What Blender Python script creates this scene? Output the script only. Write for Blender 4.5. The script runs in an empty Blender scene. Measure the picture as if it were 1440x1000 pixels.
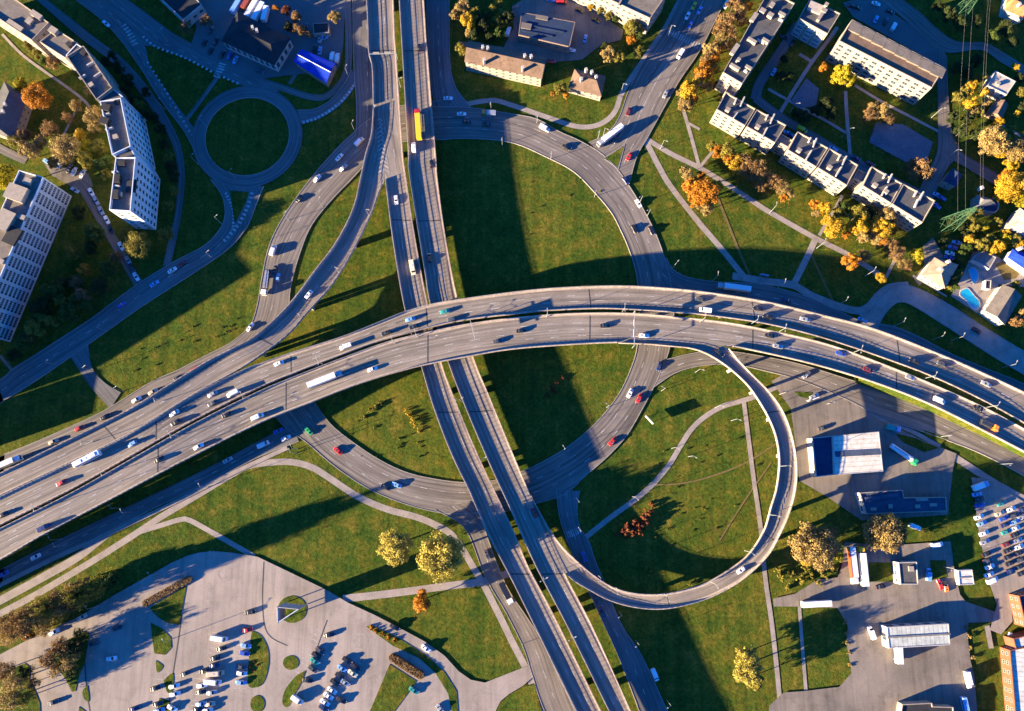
import bpy, bmesh, math, random
from mathutils import Vector, Matrix
from mathutils.geometry import tessellate_polygon
random.seed(7)
R = math.radians
sc = bpy.context.scene
COL = sc.collection

# ------------------------------------------------------------------ camera
CAM_H = 327.0            # metres above ground
TILT = R(10.5)           # from straight down
FPX = 1000.0             # focal length in photo pixels (1440 wide)
cam = bpy.data.objects.new('camera', bpy.data.cameras.new('camera'))
COL.objects.link(cam)
cam.location = (0, 0, CAM_H)
cam.rotation_euler = (TILT, 0, 0)
cam.data.sensor_width = 36.0
cam.data.lens = FPX / 1440.0 * 36.0
cam.data.clip_start = 1.0
cam.data.clip_end = 8000.0
sc.camera = cam

# ------------------------------------------------------------------ light
SUN_EL = R(11.3)
SH_AZ = R(20.0)          # direction shadows point, from +X towards +Y
w = bpy.data.worlds.new('World'); sc.world = w; w.use_nodes = True
nt = w.node_tree; bg = nt.nodes['Background']
sky = nt.nodes.new('ShaderNodeTexSky'); sky.sky_type = 'NISHITA'; sky.sun_disc = False
sky.sun_elevation = SUN_EL
sky.sun_rotation = math.atan2(-math.cos(SH_AZ), -math.sin(SH_AZ))
sky.air_density = 1.6; sky.dust_density = 0.4; sky.ozone_density = 3.0
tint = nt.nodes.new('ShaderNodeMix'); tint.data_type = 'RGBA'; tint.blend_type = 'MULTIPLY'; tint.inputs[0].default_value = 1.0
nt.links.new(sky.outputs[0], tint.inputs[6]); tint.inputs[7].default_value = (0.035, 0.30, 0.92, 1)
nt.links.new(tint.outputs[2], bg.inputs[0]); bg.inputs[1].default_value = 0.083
sun = bpy.data.objects.new('sun', bpy.data.lights.new('sun', 'SUN'))
COL.objects.link(sun)
sun.data.energy = 5.0; sun.data.angle = R(0.5); sun.data.color = (1.0, 0.785, 0.475)
sd = Vector((math.cos(SH_AZ) * math.cos(SUN_EL), math.sin(SH_AZ) * math.cos(SUN_EL), -math.sin(SUN_EL)))
sun.rotation_euler = sd.to_track_quat('-Z', 'Y').to_euler()
sun.location = (-200, -80, 150)
sc.view_settings.view_transform = 'Standard'; sc.view_settings.look = 'None'
sc.view_settings.gamma = 1.0; sc.view_settings.use_curve_mapping = False
sc.view_settings.exposure = 2.72

# ------------------------------------------------------------------ helpers
CT, ST = math.cos(TILT), math.sin(TILT)
def G(px, py, z=0.0):
    """world point at height z seen at photo pixel (px, py)"""
    u = (px - 720.0) / FPX; v = (py - 500.0) / FPX
    d = (u, -v * CT + ST, -v * ST - CT)
    k = (z - CAM_H) / d[2]
    return Vector((d[0] * k, d[1] * k, z))
def pix(p):
    """photo pixel of a world point"""
    y, z = p[1], p[2] - CAM_H
    yc = y * CT + z * ST; zc = -y * ST + z * CT
    return (720 + FPX * p[0] / -zc, 500 - FPX * yc / -zc)
def cr(pts, n=8):
    P = [Vector(p) for p in pts]; out = []
    for i in range(len(P) - 1):
        p0 = P[max(i - 1, 0)]; p1 = P[i]; p2 = P[i + 1]; p3 = P[min(i + 2, len(P) - 1)]
        for k in range(n):
            t = k / n
            out.append(0.5 * ((2 * p1) + (p2 - p0) * t + (2 * p0 - 5 * p1 + 4 * p2 - p3) * t * t + (3 * p1 - p0 - 3 * p2 + p3) * t ** 3))
    out.append(P[-1].copy()); return out
def resample(pts, n):
    L = [0.0]
    for a, b in zip(pts, pts[1:]): L.append(L[-1] + (b - a).length)
    out = []; j = 0
    for i in range(n + 1):
        s = L[-1] * i / n
        while j < len(L) - 2 and L[j + 1] < s: j += 1
        d = L[j + 1] - L[j]; t = 0 if d < 1e-9 else (s - L[j]) / d
        out.append(pts[j].lerp(pts[j + 1], min(max(t, 0), 1)))
    return out

class MB:
    def __init__(s): s.v = []; s.f = []; s.m = []; s.uv = {}
    def add(s, vs, fs, m=0):
        b = len(s.v); s.v += [tuple(p) for p in vs]
        for f in fs: s.f.append([b + i for i in f]); s.m.append(m)
        return b
    def box(s, c, size, rz=0.0, m=0, taper=1.0):
        x, y, z = (q / 2 for q in size); cs, sn = math.cos(rz), math.sin(rz); vs = []
        for k, zz in enumerate((-z, z)):
            t = 1.0 if k == 0 else taper
            for sx, sy in ((-1, -1), (1, -1), (1, 1), (-1, 1)):
                a, b = sx * x * t, sy * y * t
                vs.append((c[0] + a * cs - b * sn, c[1] + a * sn + b * cs, c[2] + zz))
        s.add(vs, [(3, 2, 1, 0), (4, 5, 6, 7), (0, 1, 5, 4), (1, 2, 6, 5), (2, 3, 7, 6), (3, 0, 4, 7)], m)
    def prism(s, poly, z0, z1, m=0, top=True, bottom=True):
        n = len(poly)
        ar = sum(poly[i][0] * poly[(i + 1) % n][1] - poly[(i + 1) % n][0] * poly[i][1] for i in range(n))
        P = list(poly) if ar > 0 else list(poly)[::-1]
        vs = [(p[0], p[1], z0) for p in P] + [(p[0], p[1], z1) for p in P]
        fs = [(i, (i + 1) % n, n + (i + 1) % n, n + i) for i in range(n)]
        tri = tessellate_polygon([[Vector((p[0], p[1], 0)) for p in P]])
        for t in tri:
            a, b, c = (Vector((P[i][0], P[i][1])) for i in t)
            t = t if (b - a).cross(c - a) > 0 else (t[0], t[2], t[1])
            if top: fs.append(tuple(n + i for i in t))
            if bottom: fs.append((t[0], t[2], t[1]))
        s.add(vs, fs, m)
    def tube(s, p0, p1, r0, r1=None, n=6, m=0):
        p0, p1 = Vector(p0), Vector(p1); r1 = r0 if r1 is None else r1
        q = (p1 - p0).to_track_quat('Z', 'Y').to_matrix(); vs = []
        for p, r in ((p0, r0), (p1, r1)):
            for i in range(n):
                a = 2 * math.pi * i / n
                vs.append(p + q @ Vector((r * math.cos(a), r * math.sin(a), 0)))
        fs = [(i, (i + 1) % n, n + (i + 1) % n, n + i) for i in range(n)] + [tuple(range(n))[::-1], tuple(range(n, 2 * n))]
        s.add(vs, fs, m)
    def loft(s, rings, m=0, cap=True, closed=True):
        n = len(rings[0]); vs = [p for r in rings for p in r]; fs = []
        for k in range(len(rings) - 1):
            for i in range(n if closed else n - 1):
                j = (i + 1) % n
                fs.append((k * n + i, k * n + j, (k + 1) * n + j, (k + 1) * n + i))
        if cap and closed:
            fs.append(tuple(range(n))[::-1]); fs.append(tuple((len(rings) - 1) * n + i for i in range(n)))
        s.add(vs, fs, m)
    def mesh(s, name, mats, smooth=False):
        me = bpy.data.meshes.new(name); me.from_pydata(s.v, [], s.f)
        for mt in (mats if isinstance(mats, (list, tuple)) else [mats]): me.materials.append(mt)
        if any(s.m): me.polygons.foreach_set('material_index', s.m)
        if smooth: me.polygons.foreach_set('use_smooth', [True] * len(me.polygons))
        if s.uv:
            l = me.uv_layers.new(name='UVMap')
            for lp in me.loops: l.data[lp.index].uv = s.uv.get(lp.vertex_index, (0, 0))
        me.update(); return me
    def build(s, name, mats, parent=None, smooth=False, loc=None):
        o = bpy.data.objects.new(name, s.mesh(name, mats, smooth)); COL.objects.link(o)
        if parent: o.parent = parent
        if loc is not None: o.location = loc
        return o

def empty(name, loc=(0, 0, 0), rz=0.0):
    o = bpy.data.objects.new(name, None); COL.objects.link(o)
    o.location = loc; o.rotation_euler = (0, 0, rz); o.empty_display_size = 0.3
    return o
def inst(name, me, parent=None, loc=(0, 0, 0), rz=0.0, scale=(1, 1, 1)):
    o = bpy.data.objects.new(name, me); COL.objects.link(o)
    o.parent = parent; o.location = loc; o.rotation_euler = (0, 0, rz); o.scale = scale
    return o
def tag(o, label, cat, group=None, kind=None):
    if label: o['label'] = label
    if cat: o['category'] = cat
    if group: o['group'] = group
    if kind: o['kind'] = kind
    return o

# labels that single each thing out: look + place, and where look and place repeat, its rank from a named end
REG = []
def reg(o, desc, place, cat, group, key, end):
    o['category'] = cat
    if group: o['group'] = group
    REG.append((o, desc, place, key, end))
ORD = 'first second third fourth fifth sixth seventh eighth ninth tenth eleventh twelfth thirteenth fourteenth fifteenth sixteenth seventeenth eighteenth nineteenth twentieth'.split()
def finish_labels():
    d = {}
    for it in REG: d.setdefault((it[1], it[2]), []).append(it)
    for (desc, place), L in d.items():
        if len(L) == 1: L[0][0]['label'] = f'{desc} {place}'; continue
        L.sort(key=lambda q: q[3])
        for i, it in enumerate(L):
            o_ = ORD[i] if i < 20 else f'{i+1}th'
            it[0]['label'] = f'{desc} {place}, {o_} from {it[4]}'

# ------------------------------------------------------------------ materials
def new_mat(name):
    m = bpy.data.materials.new(name); m.use_nodes = True
    t = m.node_tree; b = t.nodes['Principled BSDF']; return m, t, b
def nod(t, typ, **kw):
    n = t.nodes.new(typ)
    for k, v in kw.items(): setattr(n, k, v)
    return n
def noise(t, scale, detail=4, vec=None, rough=0.55):
    n = nod(t, 'ShaderNodeTexNoise'); n.inputs['Scale'].default_value = scale; n.inputs['Detail'].default_value = detail
    n.inputs['Roughness'].default_value = rough
    if vec: t.links.new(vec, n.inputs['Vector'])
    return n.outputs['Fac']
def ramp(t, fac, stops, interp='LINEAR'):
    r = nod(t, 'ShaderNodeValToRGB'); r.color_ramp.interpolation = interp
    e = r.color_ramp.elements
    while len(e) < len(stops): e.new(0.5)
    for q, (p, c) in zip(e, stops):
        q.position = p; q.color = (*c, 1) if len(c) == 3 else c
    t.links.new(fac, r.inputs[0]); return r.outputs[0]
def mix(t, fac, a, b, mode='MIX'):
    n = nod(t, 'ShaderNodeMix', data_type='RGBA', blend_type=mode)
    for s_, v in ((0, fac), (6, a), (7, b)):
        if hasattr(v, 'is_output'): t.links.new(v, n.inputs[s_])
        else: n.inputs[s_].default_value = v if s_ == 0 else ((*v, 1) if len(v) == 3 else v)
    return n.outputs[2]
def bump(t, b, h, strength, dist):
    n = nod(t, 'ShaderNodeBump'); n.inputs['Strength'].default_value = strength; n.inputs['Distance'].default_value = dist
    t.links.new(h, n.inputs['Height']); t.links.new(n.outputs[0], b.inputs['Normal'])
def geo(t): return nod(t, 'ShaderNodeNewGeometry').outputs['Position']
def objc(t): return nod(t, 'ShaderNodeTexCoord').outputs['Object']

def mottled(name, c0, c1, scale=0.3, fine=4.0, rough=0.85, bstr=0.0, bdist=0.02, amt=0.35, spec=0.3):
    m, t, b = new_mat(name); P = geo(t)
    base = ramp(t, noise(t, scale, 5, P, 0.6), [(0.35, c0), (0.65, c1)])
    f = ramp(t, noise(t, fine, 3, P), [(0.3, (1 - amt,) * 3), (0.7, (1 + amt * 0.3,) * 3)])
    t.links.new(mix(t, 1.0, base, f, 'MULTIPLY'), b.inputs['Base Color'])
    b.inputs['Roughness'].default_value = rough; b.inputs['Specular IOR Level'].default_value = spec
    if bstr: bump(t, b, noise(t, fine, 4, P), bstr, bdist)
    return m
def road_mat(name, c0, c1, streak=0.45, rough=0.8):
    """worn surface: patches plus tyre streaks running along the UV's second axis"""
    m, t, b = new_mat(name); P = geo(t)
    uv = nod(t, 'ShaderNodeTexCoord').outputs['UV']
    mp = nod(t, 'ShaderNodeMapping'); mp.inputs['Scale'].default_value = (1.0, 0.012, 1.0)
    t.links.new(uv, mp.inputs['Vector'])
    s1 = noise(t, 0.95, 3, mp.outputs[0], 0.65)
    base = ramp(t, noise(t, 0.05, 5, P, 0.6), [(0.3, c0), (0.7, c1)])
    st = ramp(t, s1, [(0.3, (1 - streak,) * 3), (0.62, (1.12,) * 3)])
    c = mix(t, 1.0, base, st, 'MULTIPLY')
    g = ramp(t, noise(t, 2.5, 4, P), [(0.3, (0.82,) * 3), (0.7, (1.06,) * 3)])
    c = mix(t, 1.0, c, g, 'MULTIPLY')
    mo = nod(t, 'ShaderNodeMapping'); mo.inputs['Scale'].default_value = (0.55, 0.05, 1.0); t.links.new(uv, mo.inputs['Vector'])
    c = mix(t, 1.0, c, ramp(t, noise(t, 1.0, 5, mo.outputs[0], 0.7), [(0.52, (1, 1, 1)), (0.68, (0.74,) * 3)]), 'MULTIPLY')
    # patched repairs
    v = nod(t, 'ShaderNodeTexVoronoi'); v.inputs['Scale'].default_value = 0.05; t.links.new(P, v.inputs['Vector'])
    sx = nod(t, 'ShaderNodeSeparateColor'); t.links.new(v.outputs['Color'], sx.inputs[0])
    pm = ramp(t, sx.outputs[0], [(0.86, (1, 1, 1)), (0.87, (0.86, 0.86, 0.88))])
    c = mix(t, 0.7, c, mix(t, 1.0, c, pm, 'MULTIPLY'))
    t.links.new(c, b.inputs['Base Color'])
    b.inputs['Roughness'].default_value = rough; b.inputs['Specular IOR Level'].default_value = 0.25
    return m
def plain(name, c, rough=0.6, metal=0.0, coat=0.0, var=0.12, scale=1.5):
    m, t, b = new_mat(name)
    f = ramp(t, noise(t, scale, 4, objc(t)), [(0.3, tuple(x * (1 - var) for x in c)), (0.7, tuple(min(1, x * (1 + var)) for x in c))])
    t.links.new(f, b.inputs['Base Color']); b.inputs['Roughness'].default_value = rough
    b.inputs['Metallic'].default_value = metal; b.inputs['Coat Weight'].default_value = coat
    return m

def grass_mat():
    m, t, b = new_mat('grass'); P = geo(t)
    big = noise(t, 0.012, 6, P, 0.66); mid = noise(t, 0.045, 8, P, 0.74); fine = noise(t, 0.7, 6, P, 0.75); patch = noise(t, 0.16, 6, P, 0.7)
    c = ramp(t, big, [(0.40, (0.024, 0.048, 0.0070)), (0.50, (0.056, 0.070, 0.0090)), (0.58, (0.110, 0.092, 0.0130))])
    c2 = ramp(t, mid, [(0.38, (0.018, 0.037, 0.0070)), (0.50, (0.052, 0.066, 0.0090)), (0.64, (0.122, 0.094, 0.0180))])
    c = mix(t, 0.6, c, c2)
    c3 = ramp(t, patch, [(0.36, (0.017, 0.046, 0.007)), (0.46, (0.042, 0.074, 0.009)), (0.54, (0.074, 0.078, 0.009)), (0.64, (0.150, 0.112, 0.020))])
    c = mix(t, 0.55, c, c3)
    g = ramp(t, fine, [(0.30, (0.40,) * 3), (0.5, (0.95,) * 3), (0.72, (1.5,) * 3)])
    c = mix(t, 1.0, c, g, 'MULTIPLY')
    bare = ramp(t, noise(t, 0.03, 8, P, 0.75), [(0.62, (0, 0, 0)), (0.74, (0.8, 0.8, 0.8))])
    c = mix(t, bare, c, (0.105, 0.066, 0.022))
    c = mix(t, 1.0, c, (1.12, 1.14, 1.10), 'MULTIPLY')
    # mowing lines
    mp = nod(t, 'ShaderNodeMapping'); mp.inputs['Rotation'].default_value = (0, 0, 0.6); mp.inputs['Scale'].default_value = (0.35, 0.012, 1); t.links.new(P, mp.inputs['Vector'])
    mw = ramp(t, noise(t, 1.0, 2, mp.outputs[0]), [(0.35, (0.86,) * 3), (0.65, (1.12,) * 3)]); c = mix(t, 1.0, c, mw, 'MULTIPLY')
    t.links.new(c, b.inputs['Base Color']); b.inputs['Roughness'].default_value = 0.95
    b.inputs['Specular IOR Level'].default_value = 0.05
    ad = nod(t, 'ShaderNodeMath', operation='ADD'); t.links.new(fine, ad.inputs[0]); t.links.new(noise(t, 2.4, 4, P, 0.7), ad.inputs[1])
    ad2 = nod(t, 'ShaderNodeMath', operation='MULTIPLY_ADD'); t.links.new(patch, ad2.inputs[0]); ad2.inputs[1].default_value = 2.0; t.links.new(ad.outputs[0], ad2.inputs[2])
    bump(t, b, ad2.outputs[0], 0.7, 0.34)
    return m
def stained(name, c0, c1, amt=1.0):
    """open paving: large tone patches, darker oil and tyre stains, fine grit"""
    m, t, b = new_mat(name); P = geo(t)
    c = ramp(t, noise(t, 0.035, 6, P, 0.62), [(0.36, c0), (0.62, c1)])
    st = ramp(t, noise(t, 0.11, 7, P, 0.72), [(0.52, (1, 1, 1)), (0.66, (1 - .28 * amt,) * 3)]); c = mix(t, 1.0, c, st, 'MULTIPLY')
    mp = nod(t, 'ShaderNodeMapping'); mp.inputs['Rotation'].default_value = (0, 0, 0.9); mp.inputs['Scale'].default_value = (0.5, 0.03, 1); t.links.new(P, mp.inputs['Vector'])
    tr = ramp(t, noise(t, 1.0, 3, mp.outputs[0], 0.6), [(0.36, (1 - .2 * amt,) * 3), (0.55, (1.04,) * 3)]); c = mix(t, 1.0, c, tr, 'MULTIPLY')
    g = ramp(t, noise(t, 2.2, 4, P), [(0.3, (.84,) * 3), (0.7, (1.06,) * 3)]); c = mix(t, 1.0, c, g, 'MULTIPLY')
    v = nod(t, 'ShaderNodeTexVoronoi', feature='DISTANCE_TO_EDGE'); v.inputs['Scale'].default_value = 0.11; t.links.new(P, v.inputs['Vector'])
    cr_ = ramp(t, v.outputs['Distance'], [(0.0, (.84,) * 3), (0.02, (1, 1, 1))]); c = mix(t, .6, c, mix(t, 1.0, c, cr_, 'MULTIPLY'))
    t.links.new(c, b.inputs['Base Color']); b.inputs['Roughness'].default_value = 0.85; b.inputs['Specular IOR Level'].default_value = 0.25
    return m
M = {}
M['grass'] = grass_mat()
M['asphalt'] = road_mat('asphalt', (0.125, 0.118, 0.115), (0.175, 0.165, 0.158))
M['asphalt_old'] = road_mat('asphalt_old', (0.152, 0.130, 0.112), (0.222, 0.190, 0.165), 0.58)
M['deck_road'] = road_mat('deck_road', (0.192, 0.162, 0.134), (0.282, 0.237, 0.197), 0.52)
M['yard'] = stained('yard', (0.145, 0.123, 0.102), (0.230, 0.190, 0.154))
M['plaza'] = stained('plaza', (0.228, 0.190, 0.162), (0.312, 0.260, 0.222), 0.75)
M['path'] = mottled('path', (0.235, 0.198, 0.170), (0.33, 0.278, 0.240), 0.2, 2.0, amt=0.25)
M['dirt'] = mottled('dirt', (0.13, 0.095, 0.026), (0.17, 0.12, 0.04), 0.4, 2.0, amt=0.4)
M['court'] = mottled('court', (0.10, 0.115, 0.14), (0.14, 0.15, 0.17), 0.2, 2.0)
M['kerb'] = mottled('kerb', (0.24, 0.215, 0.195), (0.33, 0.295, 0.265), 0.5, 3.0)
M['concrete'] = mottled('concrete', (0.32, 0.27, 0.235), (0.42, 0.355, 0.31), 0.25, 2.0, amt=0.3)
M['parapet'] = mottled('parapet', (0.34, 0.262, 0.212), (0.54, 0.43, 0.352), 0.12, 0.8, amt=0.5)
M['rail'] = plain('rail', (0.30, 0.28, 0.27), 0.5, 0.3)
M['joint'] = plain('joint', (0.035, 0.033, 0.033), 0.9)
M['paint'] = mottled('paint', (0.30, 0.28, 0.26), (0.60, 0.58, 0.55), 0.5, 3.0, amt=0.6)
M['glass'] = plain('glass', (0.015, 0.018, 0.024), 0.12, 0.0, 0.4)
M['winglass'] = plain('winglass', (0.03, 0.04, 0.055), 0.15, 0.0)
M['white'] = plain('white', (0.74, 0.74, 0.75), 0.5)
M['tyre'] = plain('tyre', (0.018, 0.018, 0.019), 0.9)
M['steel'] = plain('steel', (0.30, 0.31, 0.32), 0.55, 0.3)
M['chassis'] = plain('chassis', (0.03, 0.03, 0.033), 0.8)
M['bark'] = plain('bark', (0.09, 0.07, 0.052), 0.95, var=0.3, scale=3)

# ------------------------------------------------------------------ the ground
gm = MB(); gm.add([(-2500, -2500, 0), (2500, -2500, 0), (2500, 2500, 0), (-2500, 2500, 0)], [(0, 1, 2, 3)])
tag(gm.build('ground', M['grass']), None, None, kind='structure')

LAY = [0.030]
def layer(): LAY[0] += 0.006; return LAY[0]
LINES = {}      # name -> samples (px, py, x, y, z, heading)
def sheet(name, pts, mat, smooth=False, z=None, edge=False):
    if smooth: pts = [tuple(p) for p in cr([(*p, 0) for p in list(pts) + [pts[0]]], 5)[:-1]]
    z = layer() if z is None else z
    P = [G(p[0], p[1], z) for p in pts]
    m = MB(); m.prism([(p.x, p.y) for p in P], z - 0.35 if edge else z - 0.004, z, bottom=False)
    o = m.build(name, M[mat]); tag(o, None, None, kind='structure'); return z
def ribbon_mesh(A, B, mb=None):
    mb = mb or MB(); n = len(A); b = len(mb.v); v = 0.0
    for i in range(n):
        if i: v += ((A[i] + B[i]) / 2 - (A[i - 1] + B[i - 1]) / 2).length
        wd = (B[i] - A[i]).length
        mb.v.append(tuple(A[i])); mb.v.append(tuple(B[i])); mb.uv[b + 2 * i] = (0, v); mb.uv[b + 2 * i + 1] = (wd, v)
    for i in range(n - 1): mb.f.append([b + 2 * i, b + 2 * i + 1, b + 2 * i + 3, b + 2 * i + 2]); mb.m.append(0)
    return mb
def kerb_strip(P, side, wdt=0.28, hgt=0.13):
    mb = MB(); rings = []
    for i, p in enumerate(P):
        a = P[max(i - 1, 0)]; b = P[min(i + 1, len(P) - 1)]
        d = (b - a); d.z = 0
        if d.length < 1e-6: d = Vector((1, 0, 0))
        d.normalize(); nrm = Vector((-d.y, d.x, 0)) * side * wdt
        q = p + nrm
        rings.append([(p.x, p.y, 0), (p.x, p.y, p.z + hgt), (q.x, q.y, p.z + hgt), (q.x, q.y, 0)])
    mb.loft(rings); tag(mb.build('kerb', M['kerb']), None, None, kind='structure')
def note_line(name, A, B, z):
    out = LINES.setdefault(name, []); C = [(a + b) / 2 for a, b in zip(A, B)]
    for i, c in enumerate(C):
        d = C[min(i + 1, len(C) - 1)] - C[max(i - 1, 0)]
        q = pix(c); out.append((q[0], q[1], c.x, c.y, c.z, math.atan2(d.y, d.x)))
def dashes(A, B, frac, dash=3.0, gap=6.0, wdt=0.22, dz=0.012, mb=None):
    """painted line at a fraction of the width between edges A and B"""
    mb = mb or MB(); C = [a.lerp(b, frac) for a, b in zip(A, B)]; s = 0.0; on = []
    for i in range(len(C) - 1):
        L = (C[i + 1] - C[i]).length; k = max(1, int(L / 0.75))
        for j in range(k):
            p = C[i].lerp(C[i + 1], j / k); q = C[i].lerp(C[i + 1], (j + 1) / k)
            if gap == 0 or (s % (dash + gap)) < dash:
                d = q - p; d.z = 0
                if d.length > 1e-6:
                    d.normalize(); n_ = Vector((-d.y, d.x, 0)) * wdt / 2; u = Vector((0, 0, dz))
                    mb.add([p - n_ + u, q - n_ + u, q + n_ + u, p + n_ + u], [(0, 1, 2, 3)])
            s += L / k
    return mb
def road(name, L, Rr, mat='asphalt', kerbs=(1, 1), marks=(), line=None, flip=False):
    z = layer()
    a = [Vector((p[0], p[1], 0)) for p in L]; b = [Vector((p[0], p[1], 0)) for p in Rr]
    a = cr(a, 8); b = cr(b, 8)
    ln = sum((q - p).length for p, q in zip(a, a[1:])) / 3.0; n = max(6, int(ln / 3.0))
    a = resample(a, n); b = resample(b, n)
    A = [G(p.x, p.y, z) for p in a]; B = [G(p.x, p.y, z) for p in b]
    o = ribbon_mesh(A, B).build(name, M[mat]); tag(o, None, None, kind='structure')
    if kerbs[0]: kerb_strip(A, 1)
    if kerbs[1]: kerb_strip(B, -1)
    for fr, da, ga in marks:
        tag(dashes(A, B, fr, da, ga).build('road_marking', M['paint']), None, None, kind='structure')
    note_line(line or name, A, B, z)
    return A, B
def path(name, C, wid, mat='path', line=None, z=None, raised=False):
    """strip of constant width (metres) along a photo-pixel centre line on the ground"""
    z = layer() if z is None else z
    c = cr([G(p[0], p[1], z) for p in C], 8); ln = sum((q - p).length for p, q in zip(c, c[1:]))
    c = resample(c, max(2, int(ln / 2.5))); A = []; B = []
    for i, p in enumerate(c):
        d = c[min(i + 1, len(c) - 1)] - c[max(i - 1, 0)]; d.z = 0; d.normalize(); n_ = Vector((-d.y, d.x, 0)) * wid / 2
        A.append(p + n_); B.append(p - n_)
    o = ribbon_mesh(A, B).build(name, M[mat]); tag(o, None, None, kind='structure')
    note_line(line or name, A, B, z); return A, B
def blob(cx, cy, rx, ry=None, n=20, a0=0):
    ry = ry or rx
    return [(cx + rx * math.cos(2 * math.pi * i / n), cy + ry * math.sin(2 * math.pi * i / n)) for i in range(n)]
# ------------------------------------------------------------------ ground layout (photo pixels at ground level)
DASH = (3.0, 6.0)
# footpaths first, roads above them
path('footpath', [(-10,868),(40,842),(75,822),(140,783),(190,751),(228,726),(280,695),(330,665),(350,655),(385,650),(412,650),(438,657),(460,670),(485,687),(510,702),(547,717),(585,727),(612,738),(634,751),(650,772),(665,797),(680,822),(702,865),(722,906),(737,935),(752,970),(770,1010)], 2.9)
path('footpath', [(-10,850),(60,812),(110,783),(160,744),(215,709),(250,690)], 3.6)
path('footpath', [(196,748),(232,737),(252,731),(265,731),(295,747),(325,764),(358,783)], 2.2)
path('footpath', [(482,842),(547,835),(630,824),(677,818),(716,806)], 3.2)
path('footpath', [(640,150),(690,141),(720,148),(770,165),(807,177),(832,178),(852,170),(866,155),(876,128),(905,84),(935,40),(960,-8)], 2.6)
path('footpath', [(908,198),(927,235),(943,262),(982,312),(1012,347),(1047,390)], 2.8)
path('footpath', [(910,196),(945,217),(982,235),(1022,259),(1060,284),(1080,297),(1147,335),(1187,355),(1215,372),(1245,392)], 2.6)
path('footpath', [(957,142),(970,185),(983,233)], 1.8)
path('footpath', [(1007,207),(985,234)], 1.5)
path('footpath', [(966,172),(984,182)], 1.4)
path('footpath', [(1152,331),(1185,275)], 1.6)
path('footpath', [(1147,336),(1132,368),(1116,400)], 3.0)
path('footpath', [(1262,358),(1246,390)], 1.5)
path('dirt_track', [(1010,280),(1022,310),(1040,355),(1056,390)], 1.2, 'dirt')
path('dirt_track', [(1142,360),(1160,400),(1172,424)], 1.0, 'dirt')
path('dirt_track', [(912,682),(970,678),(1040,655),(1095,622)], 0.7, 'dirt')
path('dirt_track', [(1085,650),(1050,700),(1012,760)], 0.7, 'dirt')
path('footpath', [(822,757),(858,728),(890,705),(917,682),(940,655),(957,627),(972,604),(990,587),(1015,572),(1042,564),(1064,557),(1090,545),(1110,536)], 2.3)
path('footpath', [(1046,565),(1052,612),(1060,675),(1070,745),(1076,812),(1085,875),(1092,937),(1099,1010)], 2.0)
path('footpath', [(1124,852),(1128,905),(1134,980)], 1.5)
path('footpath', [(1128,536),(1165,553),(1200,572),(1242,590),(1285,608),(1322,628)], 2.0)
path('footpath', [(1343,643),(1372,662),(1402,681),(1450,707)], 3.2)
path('footpath', [(3,48),(30,76),(62,100),(92,121),(117,140),(126,151)], 1.3)
path('footpath', [(115,138),(102,165),(88,192)], 1.2)
path('footpath', [(-5,206),(14,216),(37,226)], 4.0, 'asphalt_old')
path('footpath', [(260,171),(284,139),(309,104)], 2.2, 'asphalt_old')
path('footpath', [(130,-10),(175,12),(215,35),(250,55),(270,66)], 3.2, 'asphalt_old')
path('footpath', [(356,110),(390,121),(418,131),(440,137),(458,136),(475,122),(486,105),(490,85),(490,40),(488,-10)], 3.4, 'asphalt_old')
path('footpath', [(407,118),(416,103)], 2.0, 'asphalt_old')
path('footpath', [(1080,125),(1125,150),(1160,169),(1190,187)], 1.5)
path('footpath', [(1095,162),(1118,124),(1142,87),(1166,55),(1178,38)], 1.9)
path('footpath', [(1124,76),(1142,87)], 1.8)
path('footpath', [(1189,128),(1191,165),(1196,222)], 1.8)
path('footpath', [(1202,120),(1240,143),(1280,164),(1320,185)], 1.5)
path('footpath', [(1410,176),(1446,198)], 1.3)
path('footpath', [(0,500),(20,524)], 1.4, 'asphalt_old')
path('footpath', [(1030,388),(1080,396),(1115,401),(1142,416),(1180,431),(1205,437),(1221,432),(1235,416),(1252,404),(1278,401)], 3.6)
# yards and courts
sheet('yard', [(60,226),(125,244),(131,262),(106,266),(72,246)], 'yard', False)
sheet('yard', [(720,8),(755,-12),(822,6),(876,42),(874,56),(846,63),(818,84),(770,88),(735,78),(712,82),(650,66),(645,58),(708,66),(722,40)], 'yard', False)
sheet('yard', [(266,70),(276,40),(270,-12),(486,-12),(483,60),(478,92),(472,100),(404,106),(360,112),(312,88)], 'asphalt', False)
sheet('sports_court', [(1232,172),(1270,175),(1312,200),(1302,230),(1285,234),(1222,200)], 'court')
sheet('playground', [(1134,110),(1152,125),(1147,150),(1122,152),(1112,142)], 'court')
sheet('yard', [(1185,4),(1240,-12),(1258,20),(1300,48),(1328,62),(1328,102),(1300,80),(1200,24)], 'asphalt')
sheet('yard', [(1328,362),(1312,334),(1298,346),(1300,372),(1285,392),(1292,402),(1312,384),(1324,372),(1346,346),(1338,338)], 'yard')
sheet('patio', [(1368,355),(1386,351),(1405,362),(1412,366),(1440,382),(1450,395),(1440,404),(1405,400),(1388,440),(1373,440),(1337,416),(1350,394)], 'path')
sheet('patio', [(1400,372),(1420,362),(1440,378),(1428,392),(1412,394)], 'dirt')
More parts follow.
